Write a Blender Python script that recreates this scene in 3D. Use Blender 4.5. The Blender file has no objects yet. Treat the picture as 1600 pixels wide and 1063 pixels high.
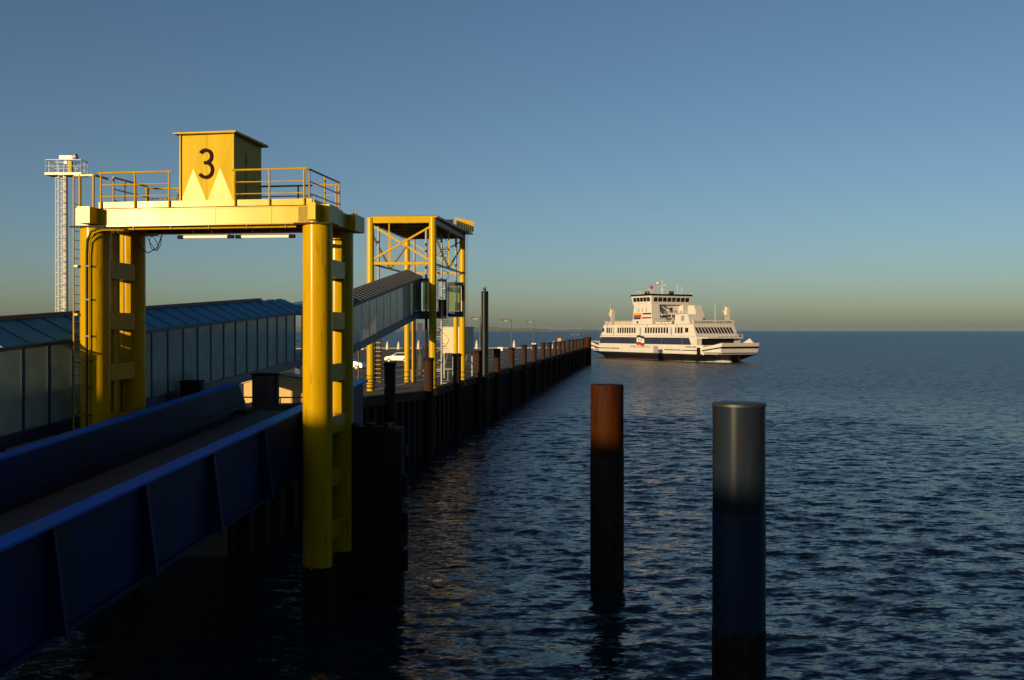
import bpy, bmesh, math, random
import numpy as np
from mathutils import Vector, Matrix
R = math.radians
random.seed(7); rng = np.random.default_rng(11)
SC = bpy.context.scene
COL = SC.collection

# ------------------------------------------------------------------ camera
H = 9.3                                    # eye height above the water
cam_d = bpy.data.cameras.new('camera'); cam = bpy.data.objects.new('camera', cam_d); COL.objects.link(cam)
cam_d.sensor_width = 36; cam_d.lens = 33.75; cam_d.shift_y = -14.5/1600
cam_d.clip_start = .1; cam_d.clip_end = 120000
cam.location = (0, 0, H); cam.rotation_euler = (R(90), 0, 0)
SC.camera = cam
# ------------------------------------------------------------------ light
EL = 5.5; AZ = 216.5                       # sun low behind the left shoulder (azimuth clockwise from +Y)
to_sun = Vector((math.sin(R(AZ))*math.cos(R(EL)), math.cos(R(AZ))*math.cos(R(EL)), math.sin(R(EL))))
W = bpy.data.worlds.new('World'); SC.world = W; W.use_nodes = True
nt = W.node_tree; bg = nt.nodes['Background']
sky = nt.nodes.new('ShaderNodeTexSky'); sky.sky_type = 'NISHITA'; sky.sun_disc = False
sky.sun_elevation = R(EL); sky.sun_rotation = R(AZ); sky.altitude = 0
sky.air_density = .72; sky.dust_density = 1.0; sky.ozone_density = 1.95
nt.links.new(sky.outputs[0], bg.inputs[0]); bg.inputs[1].default_value = 0.073
sl = bpy.data.lights.new('sun', 'SUN'); so = bpy.data.objects.new('sun', sl); COL.objects.link(so)
sl.energy = 4.5; sl.angle = R(.55); sl.color = (1, .72, .36)
so.rotation_euler = to_sun.to_track_quat('Z', 'Y').to_euler(); so.location = (-60, -70, 40)
SC.view_settings.view_transform = 'Standard'; SC.view_settings.look = 'None'
SC.view_settings.exposure = 0.75; SC.view_settings.gamma = 1
SC.cycles.use_denoising = True; SC.cycles.max_bounces = 8; SC.cycles.transparent_max_bounces = 24
SC.cycles.sample_clamp_indirect = 4; SC.cycles.caustics_reflective = False; SC.cycles.caustics_refractive = False

# ------------------------------------------------------------------ materials
def mat(name, col, rough=.5, metal=0, var=.18, vs=1.5, col2=None, c2amt=.5, bump=0, bs=20, spec=.5, streak=False, coat=0):
    m = bpy.data.materials.new(name); m.use_nodes = True; n = m.node_tree.nodes; l = m.node_tree.links
    b = n['Principled BSDF']; b.inputs['Roughness'].default_value = rough; b.inputs['Metallic'].default_value = metal
    b.inputs['Specular IOR Level'].default_value = spec; b.inputs['Coat Weight'].default_value = coat
    tc = n.new('ShaderNodeTexCoord'); mp = n.new('ShaderNodeMapping'); l.new(tc.outputs['Object'], mp.inputs[0])
    if streak: mp.inputs['Scale'].default_value = (1, 1, .12)
    nz = n.new('ShaderNodeTexNoise'); nz.inputs['Scale'].default_value = vs; nz.inputs['Detail'].default_value = 6
    nz.inputs['Roughness'].default_value = .65; l.new(mp.outputs[0], nz.inputs[0])
    rp = n.new('ShaderNodeValToRGB'); l.new(nz.outputs[0], rp.inputs[0])
    e = rp.color_ramp.elements
    e[0].position = .3; e[1].position = .7
    e[0].color = tuple(c*(1-var) for c in col)+(1,); e[1].color = tuple(min(1, c*(1+var*.6)) for c in col)+(1,)
    out = rp.outputs[0]
    if col2:
        n2 = n.new('ShaderNodeTexNoise'); n2.inputs['Scale'].default_value = vs*2.3; n2.inputs['Detail'].default_value = 4
        n2.inputs['Roughness'].default_value = .7; l.new(mp.outputs[0], n2.inputs[0])
        r2 = n.new('ShaderNodeValToRGB'); l.new(n2.outputs[0], r2.inputs[0])
        r2.color_ramp.elements[0].position = 1-c2amt; r2.color_ramp.elements[1].position = min(1, 1-c2amt+.12)
        mx = n.new('ShaderNodeMix'); mx.data_type = 'RGBA'; l.new(r2.outputs[0], mx.inputs[0]); l.new(out, mx.inputs[6])
        mx.inputs[7].default_value = tuple(col2)+(1,); out = mx.outputs[2]
    l.new(out, b.inputs['Base Color'])
    mr = n.new('ShaderNodeMapRange'); l.new(nz.outputs[0], mr.inputs[0])
    mr.inputs[3].default_value = max(.02, rough*.8); mr.inputs[4].default_value = min(1, rough*1.25); l.new(mr.outputs[0], b.inputs['Roughness'])
    if bump:
        n3 = n.new('ShaderNodeTexNoise'); n3.inputs['Scale'].default_value = bs; n3.inputs['Detail'].default_value = 4; l.new(tc.outputs['Object'], n3.inputs[0])
        bp = n.new('ShaderNodeBump'); bp.inputs['Strength'].default_value = bump; bp.inputs['Distance'].default_value = .02
        l.new(n3.outputs[0], bp.inputs['Height']); l.new(bp.outputs[0], b.inputs['Normal'])
    return m
M = {}
M['yellow'] = mat('yellow_paint', (.37, .232, .0012), .19, spec=.07, var=.16, vs=2.0, col2=(.15, .065, .004), c2amt=.42, streak=True)
M['yellow_beam'] = mat('yellow_beam_paint', (.46, .33, .008), .24, spec=.10, var=.14, vs=1.6, col2=(.22, .12, .01), c2amt=.40, streak=True)
M['yellow_box'] = mat('yellow_sheet', (.42, .30, .012), .20, spec=.022, var=.12, vs=1.6, col2=(.45, .27, .05), c2amt=.36, streak=True)
M['yellow_far'] = mat('yellow_paint_tower', (.40, .26, .002), .24, spec=.10, var=.12, vs=.8, col2=(.28, .12, .02), c2amt=.34, streak=True)
M['tide_and_shadow'] = mat('tide_and_shadow_coat', (.012, .005, .005), .75, spec=.2, var=.5, vs=2.5, col2=(.02, .03, .015), c2amt=.45, bump=.6, bs=14)  # also paints the shade on the lone rusty pile
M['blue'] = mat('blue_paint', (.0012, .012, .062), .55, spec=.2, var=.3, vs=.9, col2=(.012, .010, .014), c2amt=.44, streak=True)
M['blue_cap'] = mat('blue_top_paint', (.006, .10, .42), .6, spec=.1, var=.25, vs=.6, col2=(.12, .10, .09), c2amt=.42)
M['blue_dark'] = mat('dark_blue_steel', (.008, .022, .075), .45, var=.2)
M['roof_blue'] = mat('blue_roof_sheet', (.045, .21, .34), .6, spec=.15, var=.22, vs=.8)
M['roof_grey'] = mat('grey_roof_sheet', (.050, .066, .085), .55, spec=.2, var=.2, vs=.8)
M['black'] = mat('black_rubber', (.004, .004, .005), .7, spec=.15, var=.4)
M['dark'] = mat('dark_steel', (.018, .019, .02), .5, var=.3)
M['darkpost'] = mat('dark_green_post', (.002, .005, .006), .45, spec=.2, var=.2)
M['rust'] = mat('rusty_pile', (.034, .0085, .0004), .62, spec=.06, var=.4, vs=2, col2=(.014, .006, .003), c2amt=.46, bump=.7, bs=18, streak=True)
M['rustdark'] = mat('dark_rusty_steel', (.034, .013, .007), .8, spec=.15, var=.5, vs=1.3, col2=(.016, .012, .010), c2amt=.5, bump=.5, bs=12, streak=True)
M['zinc'] = mat('zinc_steel', (.009, .015, .026), .25, metal=0, spec=.09, var=.3, vs=2.2, col2=(.018, .012, .010), c2amt=.46, streak=True)
M['pileshadow'] = mat('pile_shadow_paint', (.004, .018, .045), .5, spec=.2, var=.25, vs=1.5, streak=True)  # dark blue that stands in for shade on the nearest pile
M['galv'] = mat('galvanised_steel', (.24, .24, .25), .5, metal=.2, var=.15)
M['white'] = mat('white_paint', (.58, .56, .55), .4, var=.06, vs=.6)
M['shipwhite'] = mat('ship_white_paint', (.44, .43, .44), .42, var=.07, vs=.35, col2=(.5, .42, .32), c2amt=.30, streak=True)
M['cream'] = mat('cream_cladding', (.48, .40, .28), .6, var=.08, vs=1.2)
M['shipblue'] = mat('ship_navy_paint', (.016, .020, .05), .4, var=.15, vs=.4)
M['shipblack'] = mat('ship_black_hull', (.005, .0045, .005), .5, spec=.2, var=.3, vs=.5)
M['shipred'] = mat('ship_antifouling', (.07, .022, .012), .6, var=.3)
M['winglass'] = mat('dark_window_glass', (.012, .011, .013), .08, var=.2)
M['grey'] = mat('grey_paint', (.20, .21, .24), .5, var=.1)
M['red'] = mat('red_paint', (.25, .016, .014), .5, var=.1)
M['gold'] = mat('yellow_stripe', (.45, .23, .02), .5, var=.1)
M['brown3'] = mat('numeral_paint', (.022, .009, .007), .8, spec=.02, var=.15)
M['asphalt'] = mat('asphalt', (.040, .040, .041), .85, var=.3, vs=.4, bump=.4, bs=9)
M['concrete'] = mat('concrete', (.24, .22, .19), .85, var=.25, vs=.7, bump=.3, bs=8)
M['paint'] = mat('road_marking', (.45, .45, .43), .7, var=.25, vs=2)
M['beige'] = mat('beige_render', (.50, .35, .16), .8, var=.12, vs=1.2, col2=(.30, .20, .10), c2amt=.38, streak=True)
M['carwhite'] = mat('white_car_paint', (.62, .60, .56), .25, var=.02)
M['carsilver'] = mat('silver_car_paint', (.42, .43, .45), .28, metal=.6, var=.03)
M['tyre'] = mat('tyre', (.014, .014, .014), .8)
M['lampglass'] = mat('tube_cover', (.7, .67, .6), .3, var=.03)
M['land'] = mat('far_land', (.045, .050, .030), .9, var=.3, vs=.01)
M['wall_steel'] = mat('black_sheet_pile', (.013, .007, .005), .8, spec=.1, var=.5, vs=1.2, col2=(.006, .006, .005), c2amt=.5, streak=True)  # near-black version of the dark rusty steel
M['foam'] = mat('sea_foam', (.30, .34, .36), .8, var=.5, vs=2.5)
M['pale'] = mat('pale_post', (.48, .41, .30), .6, var=.15)
M['plinth'] = mat('plain_wall', (.35, .34, .33), .8, var=.1, vs=.2)

def glass_mat(name, tint, dirt, amt):
    m = bpy.data.materials.new(name); m.use_nodes = True; n = m.node_tree.nodes; l = m.node_tree.links
    n.remove(n['Principled BSDF']); o = n['Material Output']
    tr = n.new('ShaderNodeBsdfTransparent'); tr.inputs[0].default_value = tuple(tint)+(1,)
    d1 = n.new('ShaderNodeBsdfDiffuse'); d1.inputs[0].default_value = tuple(dirt)+(1,)
    d2 = n.new('ShaderNodeBsdfTranslucent'); d2.inputs[0].default_value = tuple(min(.95, c*1.3) for c in dirt)+(1,)
    df = n.new('ShaderNodeMixShader'); df.inputs[0].default_value = .5; l.new(d1.outputs[0], df.inputs[1]); l.new(d2.outputs[0], df.inputs[2])
    gl = n.new('ShaderNodeBsdfGlossy'); gl.inputs['Roughness'].default_value = .06
    tc = n.new('ShaderNodeTexCoord'); nz = n.new('ShaderNodeTexNoise'); nz.inputs['Scale'].default_value = 1.3; nz.inputs['Detail'].default_value = 5
    l.new(tc.outputs['Object'], nz.inputs[0])
    mr = n.new('ShaderNodeMapRange'); l.new(nz.outputs[0], mr.inputs[0]); mr.inputs[1].default_value = .3; mr.inputs[2].default_value = .7
    mr.inputs[3].default_value = amt*.85; mr.inputs[4].default_value = min(1, amt*1.15)
    m1 = n.new('ShaderNodeMixShader'); l.new(mr.outputs[0], m1.inputs[0]); l.new(tr.outputs[0], m1.inputs[1]); l.new(df.outputs[0], m1.inputs[2])
    fr = n.new('ShaderNodeFresnel'); fr.inputs[0].default_value = 1.5
    m2 = n.new('ShaderNodeMixShader'); l.new(fr.outputs[0], m2.inputs[0]); l.new(m1.outputs[0], m2.inputs[1]); l.new(gl.outputs[0], m2.inputs[2])
    l.new(m2.outputs[0], o.inputs[0]); return m
M['glass'] = glass_mat('gangway_glass', (.88, .95, .94), (.60, .90, .94), .46)
M['glass_pale'] = glass_mat('pale_gangway_glass', (.86, .92, .90), (.90, .95, .92), .80)
M['glass_green'] = glass_mat('green_glass', (.66, .76, .56), (.36, .44, .22), .45)

# ------------------------------------------------------------------ mesh helpers
class MB:
    def __init__(s): s.v = []; s.f = []
    def add(s, vs, fs):
        o = len(s.v); s.v += [tuple(v) for v in vs]; s.f += [tuple(i+o for i in f) for f in fs]; return s
    def box(s, x0, x1, y0, y1, z0, z1):
        return s.add([(x0,y0,z0),(x1,y0,z0),(x1,y1,z0),(x0,y1,z0),(x0,y0,z1),(x1,y0,z1),(x1,y1,z1),(x0,y1,z1)],
                     [(3,2,1,0),(4,5,6,7),(0,1,5,4),(1,2,6,5),(2,3,7,6),(3,0,4,7)])
    def cbox(s, c, d):
        return s.box(c[0]-d[0]/2, c[0]+d[0]/2, c[1]-d[1]/2, c[1]+d[1]/2, c[2]-d[2]/2, c[2]+d[2]/2)
    def hexa(s, b, t):      # four bottom and four top corners, ccw from above
        return s.add(list(b)+list(t), [(3,2,1,0),(4,5,6,7),(0,1,5,4),(1,2,6,5),(2,3,7,6),(3,0,4,7)])
    def cyl(s, p0, p1, r0, r1=None, n=16, caps=True):
        r1 = r0 if r1 is None else r1
        p0 = Vector(p0); p1 = Vector(p1); d = (p1-p0).normalized()
        a = Vector((0,0,1)) if abs(d.z) < .9 else Vector((1,0,0))
        x = d.cross(a).normalized(); y = d.cross(x)
        vs = []
        for p, r in ((p0, r0), (p1, r1)):
            for i in range(n):
                t = 2*math.pi*i/n; vs.append(p+x*(r*math.cos(t))+y*(r*math.sin(t)))
        fs = [(i, i+n, (i+1)%n+n, (i+1)%n) for i in range(n)]
        if caps: fs += [tuple(range(n)), tuple(range(2*n-1, n-1, -1))]
        return s.add(vs, fs)
    def bar(s, p0, p1, w, h=None, up=(0,0,1)):    # rectangular bar between two points
        h = w if h is None else h
        p0 = Vector(p0); p1 = Vector(p1); d = (p1-p0).normalized(); u = Vector(up)
        if abs(d.dot(u)) > .98: u = Vector((1,0,0))
        x = d.cross(u).normalized(); y = x.cross(d)
        q = [x*(-w/2)-y*(h/2), x*(w/2)-y*(h/2), x*(w/2)+y*(h/2), x*(-w/2)+y*(h/2)]
        return s.add([p0+k for k in q]+[p1+k for k in q], [(0,1,2,3),(7,6,5,4),(0,4,5,1),(1,5,6,2),(2,6,7,3),(3,7,4,0)])
    def tube(s, pts, r, n=8):
        pts = [Vector(p) for p in pts]; rings = []
        prev = None
        for i, p in enumerate(pts):
            d = (pts[min(i+1, len(pts)-1)]-pts[max(i-1, 0)]).normalized()
            if prev is None:
                a = Vector((0,0,1)) if abs(d.z) < .9 else Vector((1,0,0)); x = d.cross(a).normalized()
            else: x = (prev-d*prev.dot(d)).normalized()
            prev = x; y = d.cross(x)
            rings.append([p+x*(r*math.cos(2*math.pi*k/n))+y*(r*math.sin(2*math.pi*k/n)) for k in range(n)])
        vs = [v for rg in rings for v in rg]; fs = []
        for i in range(len(rings)-1):
            for k in range(n): fs.append((i*n+k, i*n+(k+1)%n, (i+1)*n+(k+1)%n, (i+1)*n+k))
        fs += [tuple(range(n-1, -1, -1)), tuple((len(rings)-1)*n+k for k in range(n))]
        return s.add(vs, fs)
    def prism(s, poly, axis, a, b):    # polygon in the plane across axis, extruded from a to b
        n = len(poly)
        def P(p, k):
            return (k, p[0], p[1]) if axis == 'x' else (p[0], k, p[1]) if axis == 'y' else (p[0], p[1], k)
        vs = [P(p, a) for p in poly]+[P(p, b) for p in poly]
        fs = [tuple(range(n-1, -1, -1)), tuple(range(n, 2*n))]+[(i, (i+1)%n, (i+1)%n+n, i+n) for i in range(n)]
        return s.add(vs, fs)
    def lathe(s, prof, n=24, c=(0,0)):
        vs = []; m = len(prof)
        for r, z in prof:
            for k in range(n): vs.append((c[0]+r*math.cos(2*math.pi*k/n), c[1]+r*math.sin(2*math.pi*k/n), z))
        fs = [(i*n+k, i*n+(k+1)%n, (i+1)*n+(k+1)%n, (i+1)*n+k) for i in range(m-1) for k in range(n)]
        fs += [tuple(range(n-1, -1, -1)), tuple((m-1)*n+k for k in range(n))]
        return s.add(vs, fs)
    def ragged(s, r, z0, z1, n=72, j=.09):
        zz = []; t = 0
        for k in range(n): t = t*.6+random.uniform(-1, 1)*.5; zz.append(z1+j*t-(random.random() < .12)*j*1.6)
        vs = [(r*math.cos(2*math.pi*k/n), r*math.sin(2*math.pi*k/n), z0) for k in range(n)]+[(r*math.cos(2*math.pi*k/n), r*math.sin(2*math.pi*k/n), zz[k]) for k in range(n)]+[((r-.02)*math.cos(2*math.pi*k/n), (r-.02)*math.sin(2*math.pi*k/n), zz[k]) for k in range(n)]
        return s.add(vs, [(i*n+k, i*n+(k+1)%n, (i+1)*n+(k+1)%n, (i+1)*n+k) for i in range(2) for k in range(n)]+[tuple(range(n-1, -1, -1))])
    def mesh(s, name, m):
        me = bpy.data.meshes.new(name); me.from_pydata(s.v, [], s.f)
        bm = bmesh.new(); bm.from_mesh(me); bmesh.ops.recalc_face_normals(bm, faces=bm.faces); bm.to_mesh(me); bm.free()
        me.materials.append(M[m] if isinstance(m, str) else m); me.shade_smooth(); me.set_sharp_from_angle(angle=R(38)); me.update(); return me
    def build(s, name, m, parent=None, loc=None):
        return link(name, s.mesh(name, m), parent, loc)
def link(name, me, parent=None, loc=None, rot=None):
    o = bpy.data.objects.new(name, me); COL.objects.link(o)
    if parent: o.parent = parent
    if loc: o.location = loc
    if rot: o.rotation_euler = rot
    return o
def tag(o, label, cat, group=None):
    o['label'] = label; o['category'] = cat
    if group: o['group'] = group
    return o
def struct(o): o['kind'] = 'structure'; return o
def empty(name, loc=(0,0,0), rz=0):
    o = bpy.data.objects.new(name, None); COL.objects.link(o); o.location = loc; o.rotation_euler = (0,0,rz); o.empty_display_size = .3; return o
def text_mesh(txt, size, depth, m, width=None):
    c = bpy.data.curves.new('lettering', 'FONT'); c.body = txt; c.size = size; c.extrude = depth; c.align_x = 'CENTER'; c.align_y = 'CENTER'
    o = bpy.data.objects.new('lettering', c); COL.objects.link(o)
    bpy.context.view_layer.update()
    me = bpy.data.meshes.new_from_object(o.evaluated_get(bpy.context.evaluated_depsgraph_get()))
    bpy.data.objects.remove(o); me.materials.clear(); me.materials.append(M[m])
    if width:
        xs = [v.co.x for v in me.vertices]; k = width/(max(xs)-min(xs))
        for v in me.vertices: v.co.x *= k
    return me
# frame of the berth: u across (to the right), v along the ramp (away from the camera)
CA, SA = .9915, .13; TH = -math.atan2(SA, CA)
def UV(u, v, z=0): return (u*CA+v*SA, -u*SA+v*CA, z)
def PX(x, Y): return (x-800)/1500*Y

# ------------------------------------------------------------------ sea
def axis(dense0, dense1, step, lo, hi, grow):
    a = list(np.arange(dense0, dense1, step)); s = step; x = a[-1]
    while x < hi: s *= grow; x += s; a.append(min(x, hi))
    s = step; x = dense0; b = []
    while x > lo: s *= grow; x -= s; b.append(max(x, lo))
    return np.array(b[::-1]+a)
xs = axis(-20, 38, .21, -28000, 28000, 1.09); ys = axis(15, 100, .21, -3000, 28000, 1.035)
gx, gy = np.meshgrid(xs, ys)
dx = np.gradient(xs); dy = np.gradient(ys); cell = np.maximum(dx[None, :], dy[:, None])
gz = np.zeros_like(gx)
for i in range(90):
    lam = .55*(3.4/.55)**(rng.random()**1.35); ang = R(262)+rng.normal()*.42; k = 2*math.pi/lam
    amp = .0042*lam**.55*(.6+.8*rng.random()); ph = rng.random()*6.283
    fade = np.clip((lam/cell-2.5)/3, 0, 1)
    p = k*(gx*math.cos(ang)+gy*math.sin(ang))+ph
    gz += fade*amp*(np.sin(p)+.22*np.cos(2*p))
nxn, nyn = len(xs), len(ys)
vv = np.stack([gx, gy, gz], -1).reshape(-1, 3)
idx = np.arange(nxn*nyn).reshape(nyn, nxn)
ff = np.stack([idx[:-1, :-1], idx[:-1, 1:], idx[1:, 1:], idx[1:, :-1]], -1).reshape(-1, 4)
me = bpy.data.meshes.new('sea'); me.vertices.add(len(vv)); me.vertices.foreach_set('co', vv.ravel())
me.loops.add(ff.size); me.loops.foreach_set('vertex_index', ff.ravel().astype(np.int32))
me.polygons.add(len(ff)); me.polygons.foreach_set('loop_start', np.arange(0, ff.size, 4, dtype=np.int32))
me.update(); me.validate(); me.shade_smooth()
def water():
    m = bpy.data.materials.new('sea_water'); m.use_nodes = True; n = m.node_tree.nodes; l = m.node_tree.links; b = n['Principled BSDF']
    b.inputs['Base Color'].default_value = (.004, .013, .017, 1); b.inputs['Roughness'].default_value = .07; b.inputs['IOR'].default_value = 1.333
    tc = n.new('ShaderNodeTexCoord'); acc = None
    for sc_, kx, ky, rot in ((1.5, .35, .85, 12), (3.6, .5, 1.15, -14), (9.0, .45, .8, 25)):
        mp = n.new('ShaderNodeMapping'); mp.inputs['Rotation'].default_value = (0, 0, R(rot)); mp.inputs['Scale'].default_value = (.42, 1, 1)
        l.new(tc.outputs['Object'], mp.inputs[0])
        nz = n.new('ShaderNodeTexNoise'); nz.inputs['Scale'].default_value = sc_; nz.inputs['Detail'].default_value = 2; l.new(mp.outputs[0], nz.inputs[0])
        sb = n.new('ShaderNodeVectorMath'); sb.operation = 'SUBTRACT'; l.new(nz.outputs['Color'], sb.inputs[0]); sb.inputs[1].default_value = (.5, .5, .5)
        ml = n.new('ShaderNodeVectorMath'); ml.operation = 'MULTIPLY'; l.new(sb.outputs[0], ml.inputs[0]); ml.inputs[1].default_value = (kx, ky, 0)
        if acc is None: acc = ml
        else:
            ad = n.new('ShaderNodeVectorMath'); ad.operation = 'ADD'; l.new(acc.outputs[0], ad.inputs[0]); l.new(ml.outputs[0], ad.inputs[1]); acc = ad
    ge = n.new('ShaderNodeNewGeometry'); ad = n.new('ShaderNodeVectorMath'); ad.operation = 'ADD'; l.new(ge.outputs['Normal'], ad.inputs[0]); l.new(acc.outputs[0], ad.inputs[1])
    ln_ = n.new('ShaderNodeVectorMath'); ln_.operation = 'LENGTH'; l.new(ge.outputs['Position'], ln_.inputs[0])
    mr = n.new('ShaderNodeMapRange'); l.new(ln_.outputs['Value'], mr.inputs[0]); mr.inputs[1].default_value = 35; mr.inputs[2].default_value = 170; mr.inputs[3].default_value = .11; mr.inputs[4].default_value = .31; l.new(mr.outputs[0], b.inputs['Roughness'])
    nm_ = n.new('ShaderNodeVectorMath'); nm_.operation = 'NORMALIZE'; l.new(ad.outputs[0], nm_.inputs[0])
    l.new(nm_.outputs[0], b.inputs['Normal']); return m
me.materials.append(water()); sea = link('sea', me); struct(sea)

# ------------------------------------------------------------------ pier, far land
def QX(Y): return -16.5+.1406*Y            # line of the pile row along the quay
def deck_z(Y): return 4.6+1.25*min(1, max(0, (72-Y)/32))
m = MB(); Ys = [39.5, 46, 54, 62, 72, 90, 130, 180, 240, 262]
for a, b in zip(Ys[:-1], Ys[1:]):
    x0a = -140 if a >= 39.5 else -40
    m.hexa([(-160, a, -3), (QX(a)-.75, a-.0, -3), (QX(b)-.75, b, -3), (-160, b-(0 if b < 262 else 30), -3)],
           [(-160, a, deck_z(a)), (QX(a)-.75, a, deck_z(a)), (QX(b)-.75, b, deck_z(b)), (-160, b-(0 if b < 262 else 30), deck_z(b))])
pier = m.build('pier_deck', 'asphalt'); struct(pier)
m = MB(); m.hexa([(-400, -400, -3), (-36, -400, -3), (-36, 39.4, -3), (-400, 39.4, -3)], [(-400, -400, 4.6), (-36, -400, 4.6), (-36, 39.4, 4.6), (-400, 39.4, 4.6)])
struct(m.build('shore_ground', 'asphalt'))
# painted lane lines
for k, (off, Y0, Y1, w) in enumerate([(5, 60, 238, .25), (9, 60, 238, .25), (13, 66, 236, .25), (17, 70, 234, .25)]):
    m = MB(); n = 12
    for i in range(n):
        a = Y0+(Y1-Y0)*i/n; b = a+(Y1-Y0)/n*.72
        if a < 72 < b: b = 72
        m.add([(QX(a)-off-w/2, a, deck_z(a)+.006), (QX(a)-off+w/2, a, deck_z(a)+.006), (QX(b)-off+w/2, b, deck_z(b)+.006), (QX(b)-off-w/2, b, deck_z(b)+.006)], [(0,1,2,3)])
    m.build('lane_line', 'paint', pier)
# pale kerb on the far edge
m = MB(); m.bar((-150, 229.3, 4.75), (QX(258)-6, 257.5, 4.75), .8, .3); m.build('edge_kerb', 'concrete', pier)
# sheet pile quay wall
qw = empty('quay_wall', (QX(39.5), 39.5, 0)); tag(qw, 'long black sheet pile quay wall running out along the pier to its end', 'wall')
def qloc(Y, off=0): return Vector((QX(Y)+off-QX(39.5), Y-39.5, 0))
m = MB(); pts = []; Y = 39.5; k = 0
while Y < 263.5:
    o = [-.62, -.62, -.2, -.2][k % 4]; pts.append((Y, o)); Y += [.42, .2, .42, .2][k % 4]*1.35; k += 1
vs = []
for Y, o in pts:
    p = qloc(Y, o); vs += [(p.x, p.y, -2), (p.x, p.y, deck_z(Y)-.35)]
m.add(vs, [(2*i, 2*i+2, 2*i+3, 2*i+1) for i in range(len(pts)-1)]); m.build('sheet_piling', 'wall_steel', qw)
m = MB()
for a, b in zip([39.5, 50, 60, 72], [50, 60, 72, 264]):
    m.hexa([qloc(a, -.8)+Vector((0,0,deck_z(a)-.4)), qloc(a, -.08)+Vector((0,0,deck_z(a)-.4)), qloc(b, -.08)+Vector((0,0,deck_z(b)-.4)), qloc(b, -.8)+Vector((0,0,deck_z(b)-.4))],
           [qloc(a, -.8)+Vector((0,0,deck_z(a)+.18)), qloc(a, -.08)+Vector((0,0,deck_z(a)+.18)), qloc(b, -.08)+Vector((0,0,deck_z(b)+.18)), qloc(b, -.8)+Vector((0,0,deck_z(b)+.18))])
m.build('cap_beam', 'rustdark', qw)
m = MB(); e = qloc(263.5, -.3)
m.box(-60, e.x, e.y, e.y+.4, -2, 4.7); m.build('end_wall', 'rustdark', qw)
# piles along the quay
ords = ['first','second','third','fourth','fifth','sixth','seventh','eighth','ninth','tenth','eleventh','twelfth','thirteenth','fourteenth','fifteenth','sixteenth','seventeenth','eighteenth']
pile_m = MB().lathe([(.36,-2),(.36,7.1),(.36,7.12)], 16).mesh('shaft', 'rustdark')
pcap = MB().lathe([(.41,7.12),(.41,7.32),(.37,7.36)], 16).mesh('pile_cap', 'black')
pwale = MB().box(-.5, -.05, -.12, .12, 3.2, 3.5).mesh('wale_bracket', 'dark')
YP = [61.6, 72.6, 83.4, 94, 105.6, 117, 129, 140.5, 152.5, 162, 172, 181.5, 191, 202, 213, 223, 234, 246]
for i, Y in enumerate(YP):
    r = empty('quay_pile', (QX(Y), Y, 0), random.uniform(0, .6))
    tag(r, f'rusty steel pile with dark cap against quay wall, {ords[i]} from near end', 'pile', 'piles along the quay wall')
    hgt = random.uniform(.985, 1.01)
    for nm, me_ in (('shaft', pile_m), ('pile_cap', pcap), ('wale_bracket', pwale)):
        o = link(nm, me_, r); 
        if nm != 'wale_bracket': o.scale = (1.0, 1.0, hgt)
        else: o.rotation_euler = (0, 0, -r.rotation_euler.z)
r = empty('corner_pile', (PX(918, 266), 266, 0)); tag(r, 'thick orange-rusty corner pile at the seaward end of the pier', 'pile')
MB().lathe([(1.05,-2),(1.05,7.3)], 20).build('shaft', 'rust', r); MB().lathe([(1.08,7.3),(1.08,7.5),(1.0,7.55)], 20).build('pile_cap', 'rustdark', r)
# tall guide pile
r = empty('guide_pile', (PX(757.5, 96), 96, 0)); tag(r, 'tall slender black guide pile rising above the quay next to boarding tower', 'pile')
MB().lathe([(.36,-2),(.36,12.9),(.36,13.2),(.3,13.25)], 18).build('shaft', 'darkpost', r)
MB().cyl((.30,-.16,-1),(.30,-.16,13.0),.05,n=8).cyl((-.30,-.16,-1),(-.30,-.16,13.0),.05,n=8).build('guide_bar', 'darkpost', r)
MB().cyl((0,0,13.2),(0,0,13.45),.12,n=10).cyl((.1,0,13.4),(.1,0,13.7),.05,n=8).cyl((-.1,0,13.4),(-.1,0,13.62),.06,n=8).build('head_fitting', 'dark', r)

# far shore and wind turbines
m = MB(); n = 90; X0, X1 = -9000, 1700; vs = []
for i in range(n+1):
    X = X0+(X1-X0)*i/n
    h = (40+12*math.sin(i*.37)+9*math.sin(i*1.13+1)+8*random.random())*min(1, (n-i)/14+.15)
    vs += [(X, 13000, -2), (X, 13000, h), (X, 13900, h*.9), (X, 13900, -2)]
fs = []
for i in range(n):
    a = 4*i; b = a+4; fs += [(a, b, b+1, a+1), (a+1, b+1, b+2, a+2), (a+2, b+2, b+3, a+3)]
m.add(vs, fs); struct(m.build('far_shore', 'land'))
tm = MB().cyl((0,0,0),(0,0,70),1.6,1.0,n=8).mesh('tower', 'grey')
bm_ = MB()
for k in range(3):
    a = R(90+120*k); d = Vector((math.cos(a), 0, math.sin(a)))
    bm_.bar(d*1.5+Vector((0,-3.5,71)), d*30+Vector((0,-3.5,71)), 1.6, .6, up=(0,1,0))
rotor = bm_.mesh('rotor', 'grey'); nac = MB().box(-1.6,1.6,-3,5,69.4,72.6).mesh('nacelle', 'grey')
for i, px in enumerate([779, 862, 886, 906, 830]):
    Yt = [12200, 12000, 11800, 12400, 12600][i]
    r = empty('wind_turbine', (PX(px, Yt), Yt, 0), random.uniform(-.5,.5)); r.scale = (.62, .62, .62)
    tag(r, f'tiny white wind turbine on the hazy far shore, {["leftmost","third from the left","fourth from the left","rightmost","second from the left"][i]}', 'wind turbine', 'wind turbines on the horizon')
    for nm, me_ in (('tower', tm), ('nacelle', nac)): link(nm, me_, r)
    o = link('rotor', rotor, r)

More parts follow.
